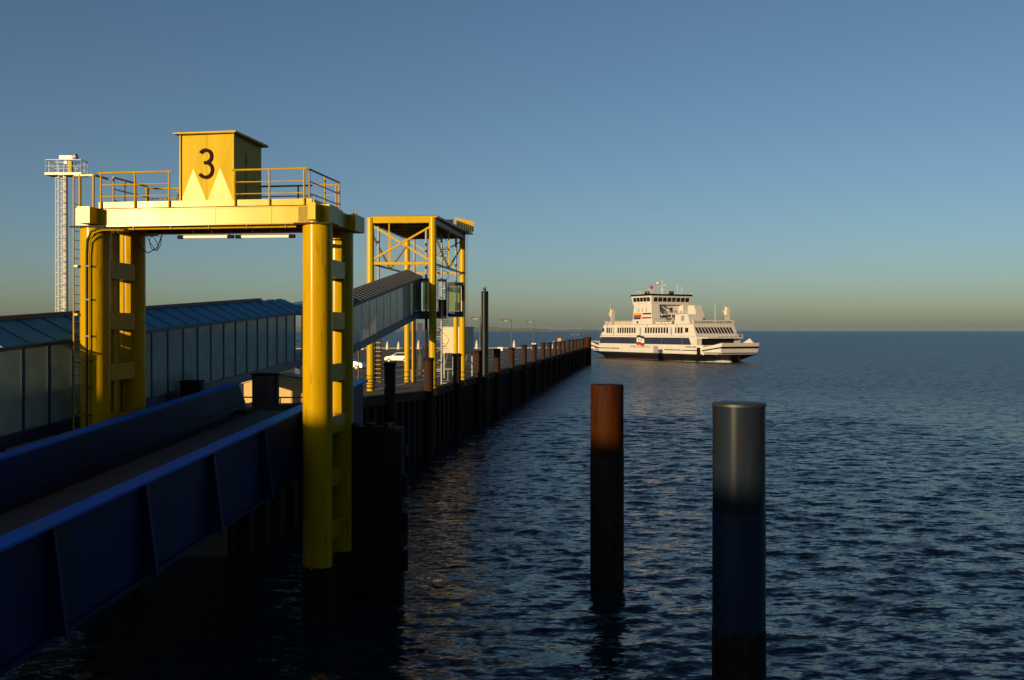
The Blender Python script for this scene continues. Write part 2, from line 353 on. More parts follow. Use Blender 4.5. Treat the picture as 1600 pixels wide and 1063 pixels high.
# unseen hall, added so that its shadow falls over the berth (outside the view, to the left behind the camera)
ex = Vector((-.398, .917, 0)).normalized()
q0, q1 = -110, 9.0; base = Vector((-50, -20, 4.6)); ZT = 13.2
bl = empty('shadow_caster_hall', base+ex*((q0+q1)/2), math.atan2(ex.y, ex.x)); tag(bl, 'unseen flat-roofed hall left behind the camera, added to shade the berth', 'building')
L2 = (q1-q0)/2
MB().box(-L2, L2, 0, 24, 0, ZT-4.6-.3).build('wall', 'plinth', bl); MB().box(-L2, L2, 0, 24.4, ZT-4.6-.3, ZT-4.6).build('roof', 'grey', bl)
wm = MB().box(-1.6, 1.6, -.05, .03, 1.2, 3.2).mesh('window', 'winglass')
for i in range(24): link('window', wm, bl, (-L2+4+i*5, -.01, 0))

# unseen ferry under the viewpoint, added to block sky light: all of it lies below and behind the camera
sf = empty('sky_block_ferry', UV(5, -37, 0), TH); tag(sf, 'unseen navy ferry under the camera, added to block light from the sky', 'ferry')
MB().hexa([(-7.5,-38,-1),(7.5,-38,-1),(6,36.5,-1),(-5,36.5,-1)], [(-9,-38,7.5),(9,-38,7.5),(8,38,7.5),(-6.5,38,7.5)]).build('hull', 'shipblue', sf)
MB().box(-8.6, 8.6, -37, 29.5, 7.5, 13.2).build('lounge_deck', 'shipblue', sf); MB().box(-8.2, 8.2, -30, 27.5, 13.2, 18.6).build('upper_deck', 'shipblue', sf)
MB().box(-9.2, 9.2, 20, 29, 18.6, 21.4).build('wheelhouse', 'shipblack', sf)
wm = MB().box(-.7, .7, -.05, .05, 0, 1.3).mesh('window', 'winglass')
for i in range(7): link('window', wm, sf, (-7.2+i*2.4, 29.52, 9.6))
for i in range(7): link('window', wm, sf, (-7.2+i*2.4, 27.52, 15.2))

# ------------------------------------------------------------------ ramp (link span)
def top_z(v): return 7.22+.077*(v-38.9)
V0, V1 = 4.0, 39.3
rp = empty('ferry_ramp', UV(-14, V0, 0), TH); tag(rp, 'blue steel ferry ramp with high side girders running through the gantry', 'ramp')
def L(u, v, z): return Vector((u+14, v-V0, z))
def beam_uv(name, m, u0, u1, h0, h1, va, vb, parent=rp):      # sheared box following the ramp's slope; heights relative to girder top
    return MB().hexa([L(u0,va,top_z(va)+h0), L(u1,va,top_z(va)+h0), L(u1,vb,top_z(vb)+h0), L(u0,vb,top_z(vb)+h0)],
                     [L(u0,va,top_z(va)+h1), L(u1,va,top_z(va)+h1), L(u1,vb,top_z(vb)+h1), L(u0,vb,top_z(vb)+h1)]).build(name, m, parent)
beam_uv('roadway', 'asphalt', -16.35, -11.75, -1.55, -1.35, V0, V1)
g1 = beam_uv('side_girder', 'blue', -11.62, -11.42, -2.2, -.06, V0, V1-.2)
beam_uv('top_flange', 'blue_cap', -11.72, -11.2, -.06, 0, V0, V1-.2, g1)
beam_uv('bottom_flange', 'blue', -11.75, -11.25, -2.3, -2.2, V0, V1-.2, g1)
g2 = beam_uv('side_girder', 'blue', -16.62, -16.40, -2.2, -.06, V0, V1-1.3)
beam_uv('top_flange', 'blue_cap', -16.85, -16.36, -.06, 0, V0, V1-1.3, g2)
beam_uv('bottom_flange', 'blue', -16.9, -16.36, -2.3, -2.2, V0, V1-1.3, g2)
MB().prism([(V1-1.29-V0, top_z(V1)-.15), (V1-.6-V0, top_z(V1)-.95), (V1-.6-V0, top_z(V1)-1.5), (V1-1.29-V0, top_z(V1)-1.6)], 'x', -16.6+14, -16.42+14).build('end_plate', 'blue', g2)
v = 10.3
while v < V1-1:
    for uo, sg, par in ((-11.42, 1, g1), (-16.62, -1, g2)):
        if sg < 0 and v > 38: continue
        MB().hexa([L(uo, v-.05, top_z(v)-2.2), L(uo+sg*.42, v-.05, top_z(v)-2.2), L(uo+sg*.42, v+.05, top_z(v)-2.2), L(uo, v+.05, top_z(v)-2.2)],
                  [L(uo, v-.05, top_z(v)-.06), L(uo+sg*.14, v-.05, top_z(v)-.06), L(uo+sg*.14, v+.05, top_z(v)-.06), L(uo, v+.05, top_z(v)-.06)]).build('stiffener', 'blue', par)
    v += 3.55
beam_uv('kerb_rail', 'rustdark', -16.18, -16.10, -1.32, -1.22, V0, V1)
beam_uv('kerb_rail', 'dark', -16.34, -16.30, -1.02, -.98, V0, V1)
beam_uv('kerb_rail', 'dark', -11.95, -11.85, -1.34, -1.2, V0, V1)
for i in range(9):
    v = V0+1+i*3.9
    MB().box(-16.4+14, -11.62+14, v-V0-.18, v-V0+.18, top_z(v)-2.1, top_z(v)-1.56).build('cross_beam', 'blue', rp)

# ------------------------------------------------------------------ lift gantry number 3
UL, UR, VF, VR = -17.97, -10.28, 30.0, 32.3
UC = (UL+UR)/2
ga = empty('lift_gantry', UV(UC, VF, 0), TH); tag(ga, 'yellow steel ramp lift gantry with number 3 on its machine house', 'gantry')
def G(u, v, z): return Vector((u-UC, v-VF, z))
ZC = 12.78; RC = .475
prof = [(RC, 1.6)]
for z in (3.4, 5.75, 8.1, 10.45): prof += [(RC, z), (RC+.006, z+.001), (RC+.006, z+.03), (RC, z+.031)]
colm = MB().lathe(prof+[(RC, ZC)], 48).mesh('column', 'yellow')
coat = MB().ragged(RC+.012, -3, 1.72, 64, .05).mesh('tide_and_shadow_coat', 'tide_and_shadow')
for u in (UL, UR):
    for v in (VF, VR):
        c = link('column', colm, ga, G(u, v, 0)); link('tide_and_shadow_coat', coat, c)
# batten plates between the paired columns, guide rail inside
zb = 11.35
batt = MB().box(-.34, .34, .38, VR-VF-.38, -.29, .29).mesh('batten_plate', 'yellow')
while zb > 2:
    for u in (UL, UR): link('batten_plate', batt, ga, G(u, VF, zb))
    zb -= 1.72
for u, s in ((UL, 1), (UR, -1)):
    MB().box(-.12, .12, .95, 1.12, -1, ZC-.1).box(-.03, .03, 1.12, 1.45, -1, ZC-.1).build('guide_rail', 'yellow', ga, G(u, VF, 0))
    MB().box(-.3, .3, .35, VR-VF-.35, -3, 1.6).build('pile_web', 'tide_and_shadow', ga, G(u, VF, 0))
# caps
for u, a, b in ((UL, -.08, .36), (UR, 0, .25)):
    MB().box(-.46 if u == UL else -.5, .54, -.42, .55, ZC, ZC+.56).build('column_cap', 'yellow_beam', ga, G(u, VF, 0))
    MB().box(a, b, -.95, -.42, ZC+.02, ZC+.55).build('cap_bracket', 'yellow_beam', ga, G(u, VF, 0))
    MB().box(-.56, .72, -.5, .6, ZC-.05, ZC+.5).build('column_cap', 'yellow_beam', ga, G(u, VR, 0))
    MB().box(-.5, .5, .56, VR-VF-.51, ZC-.02, ZC+.48).build('tie_beam', 'yellow', ga, G(u, VF, 0))
    MB().cyl((-.62,-.1,ZC-.05),(.62,-.1,ZC-.05),.03,n=8).build('lug_pin', 'dark', ga, G(u, VF-.4, 0))
    MB().tube([(.5,.3,ZC+.5),(.52,.3,ZC+.75),(.42,.3,ZC+.78),(.4,.3,ZC+.5)], .025).build('lifting_eye', 'yellow', ga, G(u, VR, 0))
# beams and platform
ul, ur = UL+.5, UR-.02
fbm = MB().box(ul-UC, ur-UC-.04, -.42, -.02, ZC-.04, ZC+.52).build('front_beam', 'yellow_beam', ga)
for u in (ul+1.7, ul+3.9, ul+5.8): MB().box(u-UC-.012, u-UC+.012, -.426, -.42, ZC-.03, ZC+.51).build('weld_seam', 'yellow', fbm)
MB().box(ul-UC, ur-UC-.04, -.46, -.42, ZC-.06, ZC-.02).build('bottom_flange', 'yellow', fbm); MB().box(ul-UC, ur-UC-.04, -.45, -.42, ZC+.49, ZC+.52).build('top_flange', 'yellow_beam', fbm)
MB().box(ul-UC, ur-UC-.5, VR-VF-.2, VR-VF+.2, ZC-.04, ZC+.52).build('rear_beam', 'yellow', ga)
for i in range(7):
    u = ul+.6+i*1.0
    MB().box(u-UC-.06, u-UC+.06, -.02, VR-VF-.2, ZC+.25, ZC+.5).build('floor_joist', 'rustdark', ga)
ZP = ZC+.53
MB().box(ul-UC-.1, ur-UC, -.5, VR-VF+.2, ZP, ZP+.04).build('platform_floor', 'rustdark', ga)
toe = MB().box(ul-UC-.05, ur-UC+.02, -.56, -.52, ZP-.0, ZP+.2).build('toe_board', 'yellow_beam', ga)
MB().box(ur-UC-.02+.04, ur-UC+.08, -.52, VR-VF+.2, ZP, ZP+.18).build('toe_board', 'yellow_beam', ga)
# railings
def railing(p, q, n, parent, mm='yellow', zs=(.38, .76, 1.15), r=.026, post=.032, name='railing', base=0., out=.12):
    p = Vector(p); q = Vector(q); d = (q-p).normalized()
    rl = MB().cyl(p+Vector((0,0,zs[-1]))-d*out, q+Vector((0,0,zs[-1]))+d*out, r*1.25, n=8).build(name, mm, parent)
    for z in zs[:-1]: MB().cyl(p+Vector((0,0,z)), q+Vector((0,0,z)), r*.75, n=8).build('mid_rail', mm, rl)
    for i in range(n):
        a = p.lerp(q, i/(n-1)); MB().cyl(a+Vector((0,0,base)), a+Vector((0,0,zs[-1])), post, n=8).build('post', mm, rl)
    return rl
fz = ZP
BX0, BX1 = -14.78, -12.92
railing(G(-17.42, VF-.6, fz), G(-15.06, VF-.6, fz), 3, ga, out=.1)
railing(G(-12.82, VF-.6, fz), G(-10.52, VF-.6, fz), 3, ga, out=.1)
railing(G(-17.42, VR+.15, fz), G(-14.0, VR+.15, fz), 4, ga, zs=(.36, .72, 1.08))
railing(G(-13.2, VR+.15, fz), G(-10.45, VR+.15, fz), 3, ga, zs=(.36, .72, 1.08))
railing(G(-10.40, VF-.45, fz), G(-10.32, VR+.1, fz), 3, ga, out=.02)
railing(G(-17.5, VF+.3, fz), G(-17.42, VR+.05, fz), 4, ga, out=.02, mm='yellow')
# machine house with the number
mh = MB().box(BX0-UC+.02, BX1-UC-.02, -.38, 1.86, ZP+.04, ZP+2.36).build('machine_house', 'yellow_box', ga)
MB().box(BX0-UC-.03, BX1-UC+.03, -.505, -.38, ZP+.04, ZP+.16).build('plinth', 'yellow_box', mh)
MB().hexa([(BX0-UC-.14,-.62,ZP+2.36),(BX1-UC+.12,-.62,ZP+2.36),(BX1-UC+.16,2.05,ZP+2.36),(BX0-UC-.1,2.05,ZP+2.36)],
          [(BX0-UC-.14,-.62,ZP+2.40),(BX1-UC+.12,-.62,ZP+2.42),(BX1-UC+.16,2.05,ZP+2.44),(BX0-UC-.1,2.05,ZP+2.42)]).build('roof', 'yellow_box', mh)
wz0, wz1 = ZP+.17, ZP+2.34; mid = (BX0+BX1)/2
def sheet(x0, x1, tilt):      # one cross-broken front sheet
    cx = (x0+x1)/2; cz = (wz0+wz1)/2; y = lambda x: -.40-.033*(x-(BX0-UC))
    b = MB(); b.add([(x0,y(x0),wz0),(x1,y(x1),wz0),(x1,y(x1),wz1),(x0,y(x0),wz1),(cx,y(cx)-.030-tilt,cz)], [(0,1,4),(1,2,4),(2,3,4),(3,0,4)])
    b.add([(x0,y(x0),wz0),(x1,y(x1),wz0),(x1,y(x1),wz1),(x0,y(x0),wz1),(x0,-.38,wz0),(x1,-.38,wz0),(x1,-.38,wz1),(x0,-.38,wz1)], [(0,4,5,1),(1,5,6,2),(2,6,7,3),(3,7,4,0)])
    o = b.build('front_sheet', 'yellow_box', mh); o.data.shade_flat(); return o
sheet(BX0-UC+.01, mid-UC-.006, 0); sheet(mid-UC+.006, BX1-UC-.01, .002)
MB().box(BX0-UC, BX0-UC+.04, -.46, -.36, ZP+.16, ZP+2.36).build('corner_trim', 'yellow_box', mh)
MB().box(BX1-UC-.04, BX1-UC+.01, -.49, -.36, ZP+.16, ZP+2.36).build('corner_trim', 'yellow_box', mh)
MB().box(BX1-UC-.02, BX1-UC+.0, .55, 1.35, ZP+.12, ZP+2.0).build('side_door', 'yellow_box', mh)
for z in (.5, 1.6): MB().box(BX1-UC, BX1-UC+.02, .53, .60, ZP+z, ZP+z+.12).build('hinge', 'dark', mh)
MB().box(BX1-UC, BX1-UC+.025, 1.2, 1.3, ZP+1.05, ZP+1.15).build('door_handle', 'dark', mh)
# numeral 3: two arcs of a flat stroke
def arc(cx, cz, r, a0, a1, n=26): return [(cx+r*math.cos(R(a0+(a1-a0)*i/n)), cz+r*math.sin(R(a0+(a1-a0)*i/n))) for i in range(n+1)]
def stroke(path, w, y0, y1, b):
    n = len(path); li = []; ri = []
    for i, p in enumerate(path):
        a = path[max(0, i-1)]; c = path[min(n-1, i+1)]; d = Vector((c[0]-a[0], c[1]-a[1])).normalized(); nn = Vector((-d.y, d.x))*w/2
        li.append((p[0]+nn.x, p[1]+nn.y)); ri.append((p[0]-nn.x, p[1]-nn.y))
    for i in range(n-1):
        q = [li[i], ri[i], ri[i+1], li[i+1]]
        b.add([(p[0], y0, p[1]) for p in q]+[(p[0], y1, p[1]) for p in q], [(0,1,2,3),(7,6,5,4),(0,4,5,1),(2,6,7,3),(1,5,6,2),(3,7,4,0)])
    return b
nb = MB(); c3 = mid-UC+.0; zc3 = ZP+1.40
yn = -.468
stroke(arc(c3-.03, zc3+.235, .205, 148, -90), .105, yn-.02, yn, nb); stroke([(c3-.03, zc3+.03), (c3-.085, zc3+.03)], .105, yn-.02, yn, nb)
stroke(arc(c3-.03, zc3-.205, .235, 90, -148), .105, yn-.018, yn, nb)
nb.build('number_three', 'brown3', mh)
# ladder on the left tower's outer side
ld = MB().cyl(G(UL-.50, VF-.05, 4.6), G(UL-.50, VF-.05, ZP+1.1), .028, n=8).cyl(G(UL-.50, VF-.45, 4.6), G(UL-.50, VF-.45, ZP+1.1), .028, n=8).build('ladder', 'yellow', ga)
rung = MB().cyl((0,-.2,0),(0,.2,0),.014,n=6).mesh('rung', 'yellow')
for i in range(30): link('rung', rung, ld, G(UL-.50, VF-.25, 4.8+i*.3))
for z in (5.0, 6.6, 8.2, 9.8, 11.4): MB().box(UL-UC-.52, UL-UC-.36, -.47, -.03, z, z+.07).build('bracket', 'yellow', ld)
fr = MB().cyl(G(UL-.3, VF-.42, ZP), G(UL-.3, VF-.42, ZP+1.15), .04, n=8).cyl(G(UL+.18, VF-.42, ZP), G(UL+.18, VF-.42, ZP+1.15), .04, n=8)
fr.bar(G(UL-.50, VF-.42, ZP+1.12), G(UL+.2, VF-.42, ZP+1.12), .06).bar(G(UL+.2, VF-.42, ZP+1.12), G(UL+.2, VF+.4, ZP+1.12), .06); fr.build('ladder_gate', 'yellow', ga)
MB().cyl(G(UL+.1, VF+1.3, 2), G(UL+.1, VF+1.3, ZC), .02, n=6).cyl(G(UL+.1, VF+1.62, 2), G(UL+.1, VF+1.62, ZC), .02, n=6).build('inner_ladder', 'yellow', ga)
# conduits and cables
pc = [G(UL+1.2, VF-.5, ZC-.12), G(UL+.45, VF-.53, ZC-.12), G(UL+.18, VF-.55, ZC-.22), G(UL+.03, VF-.54, ZC-.5), G(UL-.0, VF-.53, ZC-.9), G(UL-.0, VF-.53, 6.2), G(UL-.0, VF-.53, 4.4)]
cd = MB().tube(pc, .035).build('conduit', 'dark', ga)
MB().tube([p+Vector((.09, .0, -.06)) for p in pc], .022).build('conduit', 'yellow', ga)
for z in (5.6, 6.5, 7.4, 8.3, 9.1, 10.3, 11.4): MB().box(UL-UC-.08, UL-UC+.16, -.58, -.46, z, z+.05).build('pipe_clip', 'dark', cd)
MB().cyl(G(ul+.3, VF-.28, ZC-.13), G(ur-.6, VF-.28, ZC-.13), .03, n=8).build('beam_conduit', 'yellow', ga)
for i in range(5): MB().box(ul-UC+1+i*1.3, ul-UC+1.05+i*1.3, -.33, -.23, ZC-.17, ZC-.03).build('pipe_clip', 'dark', ga)
lp = []
for i in range(40):
    t = i/39; lp.append(G(UL+.75+.38*math.sin(t*5.2)**2+.2*t, VR-.35, ZC-.15-.5*math.sin(t*math.pi*2.0)**2))
MB().tube(lp, .012, 6).build('cable_loop', 'black', ga)
MB().tube([G(UL+.5, VR-.45, ZC-.5), G(UL+.9, VR-.5, ZC-.75), G(UL+1.25, VR-.5, ZC-.55), G(UL+1.4, VR-.45, ZC-.1)], .018, 6).build('cable_loop', 'black', ga)
# hanging tube lights
for i, (xa, xb, lab) in enumerate([(279, 365, 'slim tube light hanging under gantry beam, the left one below the number'), (369, 461, 'slim tube light hanging under gantry beam, the right one near the column')]):
    Yl = 31.4-.12*i; Xa, Xb = PX(xa, Yl+.25), PX(xb, Yl)
    a = Vector((Xa, Yl+.2, 12.37)); b = Vector((Xb, Yl, 12.39)); ln = (b-a).length; d = (b-a).normalized()
    r = empty('tube_light', (a+b)/2, math.atan2(d.y, d.x)); tag(r, lab, 'light', 'tube lights under the gantry beam')
    MB().cyl((-ln/2+.18,0,0),(ln/2-.18,0,0),.055,n=12).build('tube', 'lampglass', r)
    MB().box(-ln/2+.15, ln/2-.15, -.05, .05, .05, .085).build('housing', 'dark', r)
    for s in (-1, 1):
        MB().cyl((s*(ln/2-.2),0,0),(s*ln/2,0,0),.062,n=12).build('end_cap', 'black', r)
        MB().cyl((s*.32-.1,0,.07),(s*.32-.1,0,.42),.014,n=6).build('hanger', 'dark', r)
# fender frame beside the right tower
fd = empty('fender_frame', UV(-9.1, 32.4, 0), TH); tag(fd, 'black fender frame of vertical timbers in the water right of the gantry', 'fender')
for i in range(6):
    MB().box(-.88+i*.325, -.88+i*.325+.30, -.2, .25, -2, 6.1-.12*(i % 2)).build('timber', 'black', fd)
for z in (1.8, 4.9): MB().box(-.9, 1.1, .25, .55, z, z+.4).build('waling', 'rustdark', fd)
for z in (1.0, 2.3, 3.6): MB().cyl((1.1,.05,z),(1.1,.05,z+.7),.12,n=10).build('rubber_roller', 'black', fd)
# free standing piles
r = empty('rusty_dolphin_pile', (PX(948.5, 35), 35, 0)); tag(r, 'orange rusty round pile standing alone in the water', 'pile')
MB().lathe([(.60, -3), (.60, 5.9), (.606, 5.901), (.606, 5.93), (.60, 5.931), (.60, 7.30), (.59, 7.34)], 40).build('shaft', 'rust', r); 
MB().ragged(.612, -3, 5.0, 72, .06).build('tide_and_shadow_coat', 'tide_and_shadow', r)  # real tidal coat low down; above it the berth's shade is painted black
r = empty('steel_dolphin_pile', (PX(1154.5, 22.3), 22.3, 0)); tag(r, 'grey round steel pile nearest the camera, its lower part painted as shade', 'pile')
MB().lathe([(.57, 3.0), (.60, 3.02), (.60, 5.24), (.60, 7.55)], 56).build('bare_shaft', 'zinc', r)
MB().ragged(.606, -3, 5.12, 90, .03).build('painted_shadow', 'pileshadow', r)  # shade below the shadow line, painted on as a dark blue band
MB().ragged(.615, -3, 2.4).build('tide_and_shadow_coat', 'tide_and_shadow', r)
b = MB(); b.lathe([(.55,7.56),(.62,7.56),(.62,7.62),(.6,7.63),(.2,7.64)], 56); b.build('top_plate', 'dark', r)

# ------------------------------------------------------------------ passenger gangway along the ramp
UG = -19.3; GV0, GV1 = 26.8, 53.65
def gz(v): return 6.06+.0605*(v-26.6)          # sill of the glazing
gw = empty('glazed_gangway', UV(UG, GV0, 0), TH); tag(gw, 'long glazed passenger gangway with blue sheet roof behind the gantry', 'gangway')
WD = 2.6; HG = 2.58
def Q(u, v, z): return Vector((u, v-GV0, z))       # u from the near side
def slab(name, m, u0, u1, va, vb, h0, h1, parent=gw):
    return MB().hexa([Q(u0,va,gz(va)+h0), Q(u1,va,gz(va)+h0), Q(u1,vb,gz(vb)+h0), Q(u0,vb,gz(vb)+h0)],
                     [Q(u0,va,gz(va)+h1), Q(u1,va,gz(va)+h1), Q(u1,vb,gz(vb)+h1), Q(u0,vb,gz(vb)+h1)]).build(name, m, parent)
slab('floor_beam', 'blue_dark', -WD, .06, GV0, GV1, -.42, -.02)
slab('eave_beam', 'blue_dark', -.1, .05, GV0, GV1, HG, HG+.16); slab('eave_beam', 'blue_dark', -WD-.05, -WD+.1, GV0, GV1, HG, HG+.16)
slab('handrail', 'galv', -.22, -.17, GV0, GV1, 1.0, 1.05); slab('handrail', 'galv', -WD+.17, -WD+.22, GV0, GV1, 1.0, 1.05)
st = 1.35; n = int((GV1-GV0)/st)
for i in range(n+1):
    v = GV0+i*st
    for u0 in (-.08, -WD-.0): slab('mullion', 'blue_dark' if u0 > -1 else 'galv', u0, u0+.1, v-.045, v+.045, -.02, HG)
    if i < n:
        slab('glass_panel', 'glass', -.035, -.02, v+.05, v+st-.05, .0, HG-.01); slab('glass_panel', 'glass', -WD+.04, -WD+.055, v+.05, v+st-.05, .0, HG-.01)
        slab('transom', 'galv', -WD+.02, -WD+.09, v+.05, v+st-.05, 1.28, 1.32)
# roof sheets, each a separate folded sheet with a raised seam
er = .62
def roofsheet(va, vb, name='roof_sheet'):
    for u0, u1, h0, h1 in ((.22, -WD/2+.02, .12, er+.22), (-WD/2-.02, -WD-.22, er+.22, .12)):
        a, b = gz(va)+HG, gz(vb)+HG
        MB().hexa([Q(u0,va,a+h0), Q(u0,vb,b+h0), Q(u1,vb,b+h1), Q(u1,va,a+h1)],
                  [Q(u0,va,a+h0+.05), Q(u0,vb,b+h0+.05), Q(u1,vb,b+h1+.05), Q(u1,va,a+h1+.05)]).build(name, 'roof_blue', gw)
        MB().bar(Q(u0,vb,b+h0+.06), Q(u1,vb,b+h1+.06), .035, .05).build('roof_seam', 'blue_dark', gw)
v = GV0
while v < GV1-.4: roofsheet(v+.006, min(v+1.35, GV1)-.006); v += 1.35
slab('ridge_cap', 'dark', -WD/2-.16, -WD/2+.14, GV0, GV1-3.2, HG+er+.24, HG+er+.38)
for v in (27.2, 33.5, 44):
    zd = deck_z(UV(UG, v)[1]) if v > 40 else -2
    for u0 in (-.25, -WD+.05): MB().box(u0, u0+.22, v-GV0-.11, v-GV0+.11, zd, gz(v)-.42).build('support_leg', 'blue_dark', gw)
# landing that joins it to the rising gangway (mostly behind the right tower)
A = Vector((-9.98, 60.5, 8.41)); B = Vector((-7.15, 75.0, 10.9))
e1 = Vector(UV(UG, GV1, gz(GV1))); e2 = Vector(UV(UG-WD, GV1, gz(GV1)))
dirG = Vector((B.x-A.x, B.y-A.y, 0)).normalized(); nl = Vector((-dirG.y, dirG.x, 0))
wd2 = 2.2; f1 = A.copy(); f2 = A+nl*wd2
ln = empty('gangway_landing', (e1+f1)/2); ln.location.z = 0; tag(ln, 'short glazed landing joining the two gangways behind the right gantry column', 'gangway')
o0 = Vector((ln.location.x, ln.location.y, 0))
def quadbox(name, m, zb, zt, parent, inset=0):
    MB().hexa([e2-o0+Vector((0,.03,zb)), e1-o0+Vector((0,.03,zb)), f1-o0+Vector((0,-.03,zb)), f2-o0+Vector((0,-.03,zb))],
              [e2-o0+Vector((0,.03,zt)), e1-o0+Vector((0,.03,zt)), f1-o0+Vector((0,-.03,zt)), f2-o0+Vector((0,-.03,zt))]).build(name, m, parent)
quadbox('floor', 'blue_dark', -.42, -.02, ln); quadbox('roof', 'roof_blue', 2.5, 2.95, ln)
for k in range(4):
    a = e1.lerp(f1, k/4)-o0; b = e1.lerp(f1, (k+1)/4)-o0; s = (b-a).normalized()
    MB().hexa([a+s*.05, b-s*.05, b-s*.05+Vector((-.02,.005,0)), a+s*.05+Vector((-.02,.005,0))], [a+s*.05+Vector((0,0,2.49)), b-s*.05+Vector((0,0,2.49)), b-s*.05+Vector((-.02,.005,2.49)), a+s*.05+Vector((-.02,.005,2.49))]).build('glass_panel', 'glass', ln)
    MB().bar(a, a+Vector((0,0,2.49)), .1).build('mullion', 'blue_dark', ln)
for p in (e1.lerp(f1, .5)-o0+Vector((-.4,0,0)), e2.lerp(f2, .5)-o0+Vector((.4,0,0))):
    MB().box(p.x-.15, p.x+.15, p.y-.15, p.y+.15, 4.6, p.z-.42).build('support_leg', 'blue_dark', ln)
# rising gangway
g3 = empty('rising_gangway', (A.x, A.y, 0), math.atan2(dirG.y, dirG.x)); tag(g3, 'covered gangway with ribbed grey roof rising into the boarding tower', 'gangway')
LG = (Vector((B.x, B.y, 0))-Vector((A.x, A.y, 0))).length; sl_ = (B.z-A.z)/LG
def Z3(s): return A.z+sl_*s
def slab3(name, m, s0, s1, w0, w1, h0, h1, parent=g3):       # s along, w to the left
    return MB().hexa([(s0,w0,Z3(s0)+h0),(s1,w0,Z3(s1)+h0),(s1,w1,Z3(s1)+h0),(s0,w1,Z3(s0)+h0)],
                     [(s0,w0,Z3(s0)+h1),(s1,w0,Z3(s1)+h1),(s1,w1,Z3(s1)+h1),(s0,w1,Z3(s0)+h1)]).build(name, m, parent)
slab3('floor_beam', 'blue_dark', 0, LG, -.05, wd2, -.5, -.02)
slab3('eave_beam', 'blue_dark', 0, LG, -.06, .08, 2.4, 2.55); slab3('eave_beam', 'blue_dark', 0, LG, wd2-.08, wd2+.06, 2.4, 2.55)
np_ = 10
for i in range(np_+1):
    s = LG*i/np_
    for w in (0, wd2-.06): slab3('mullion', 'galv', max(0, s-.04), min(LG, s+.04), w, w+.06, -.02, 2.4)
    if i < np_:
        g = 'glass_green' if i >= np_-2 else 'glass_pale'
        for w in (.01, wd2-.03): slab3('glass_panel', g, s+.05, s+LG/np_-.05, w, w+.015, 0, 2.39)
ns = 26
for i in range(ns):
    s0 = LG*i/ns+.008; s1 = LG*(i+1)/ns-.008; z0, z1 = Z3(s0)+2.55, Z3(s1)+2.55
    for w0, w1, h0, h1 in ((-.2, wd2/2-.01, 0, .6), (wd2/2+.01, wd2+.2, .6, 0)):
        MB().hexa([(s0,w0,z0+h0),(s1,w0,z1+h0),(s1,w1,z1+h1),(s0,w1,z0+h1)], [(s0,w0,z0+h0+.05),(s1,w0,z1+h0+.05),(s1,w1,z1+h1+.05),(s0,w1,z0+h1+.05)]).build('roof_sheet', 'roof_grey', g3)
        if w0 < 0: MB().bar((s1,w0,z1+h0+.07),(s1,w1,z1+h1+.06),.04,.04).build('roof_rib', 'roof_grey', g3)
MB().box(LG-.06, LG+.04, -.06, .2, Z3(LG)-.3, Z3(LG)+2.6).build('end_frame', 'blue_dark', g3)

# ------------------------------------------------------------------ boarding tower
FL, FR, RL, RR = Vector((-11.06, 75, 0)), Vector((-6.16, 74.6, 0)), Vector((-9.62, 88, 0)), Vector((-4.52, 87.5, 0))
tw = empty('boarding_tower', (FL.x, FL.y, 4.6)); tag(tw, 'yellow four-legged lattice tower carrying the raised passenger bridge', 'tower')
T0 = Vector((FL.x, FL.y, 4.6))
def T(p, z): return Vector((p.x-T0.x, p.y-T0.y, z-T0.z))
ZT2 = 18.1
for p, r in ((FL, .29), (FR, .29), (RL, .25), (RR, .27)):
    c = MB().cyl(T(p, 4.3), T(p, ZT2), r, n=24).build('column', 'yellow_far', tw)
    for z in (4.75, 5.05, 5.5, 12.2, 15.2): MB().cyl(T(p, z), T(p, z+.07), r+.025, n=24).build('collar', 'rustdark' if z < 6 else 'yellow_far', c)
def tb(p, q, z0, z1, w, h, name='beam', m='yellow_far'):
    return MB().bar(T(p, z0), T(q, z1), w, h).build(name, m, tw)
tb(FL, FR, ZT2-.2, ZT2-.2, .34, .42); tb(RL, RR, ZT2-.2, ZT2-.2, .34, .42)
tb(FL, RL, ZT2-.2, ZT2-.2, .3, .4); tb(FR, RR, ZT2-.2, ZT2-.2, .3, .4, m='galv')
zl = 14.55
tb(FL, FR, zl, zl, .16, .2, 'lower_tie'); tb(RL, RR, zl, zl, .14, .16, 'lower_tie'); tb(FL, RL, zl, zl, .12, .14, 'lower_tie', 'galv'); tb(FR, RR, zl, zl, .12, .14, 'lower_tie', 'galv')
tb(FL, FR, ZT2-.5, zl+.1, .14, .14, 'brace'); tb(FL, FR, zl+.2, ZT2-.6, .14, .14, 'brace')
m1 = FL.lerp(FR, .3); MB().bar(T(m1, zl), T(m1, ZT2-.3), .09).build('brace', 'yellow_far', tw)
tb(RL, RR, ZT2-.5, zl+.1, .1, .1, 'brace'); tb(RL, RR, zl+.2, ZT2-.6, .1, .1, 'brace')
for p, q in ((FL, RL), (FR, RR)):
    mm = p.lerp(q, .5)
    tb(p, mm, ZT2-1.0, zl, .12, .12, 'brace'); tb(mm, q, zl, ZT2-1.0, .12, .12, 'brace'); MB().bar(T(mm, zl), T(mm, ZT2-.3), .12).build('brace', 'yellow_far', tw)
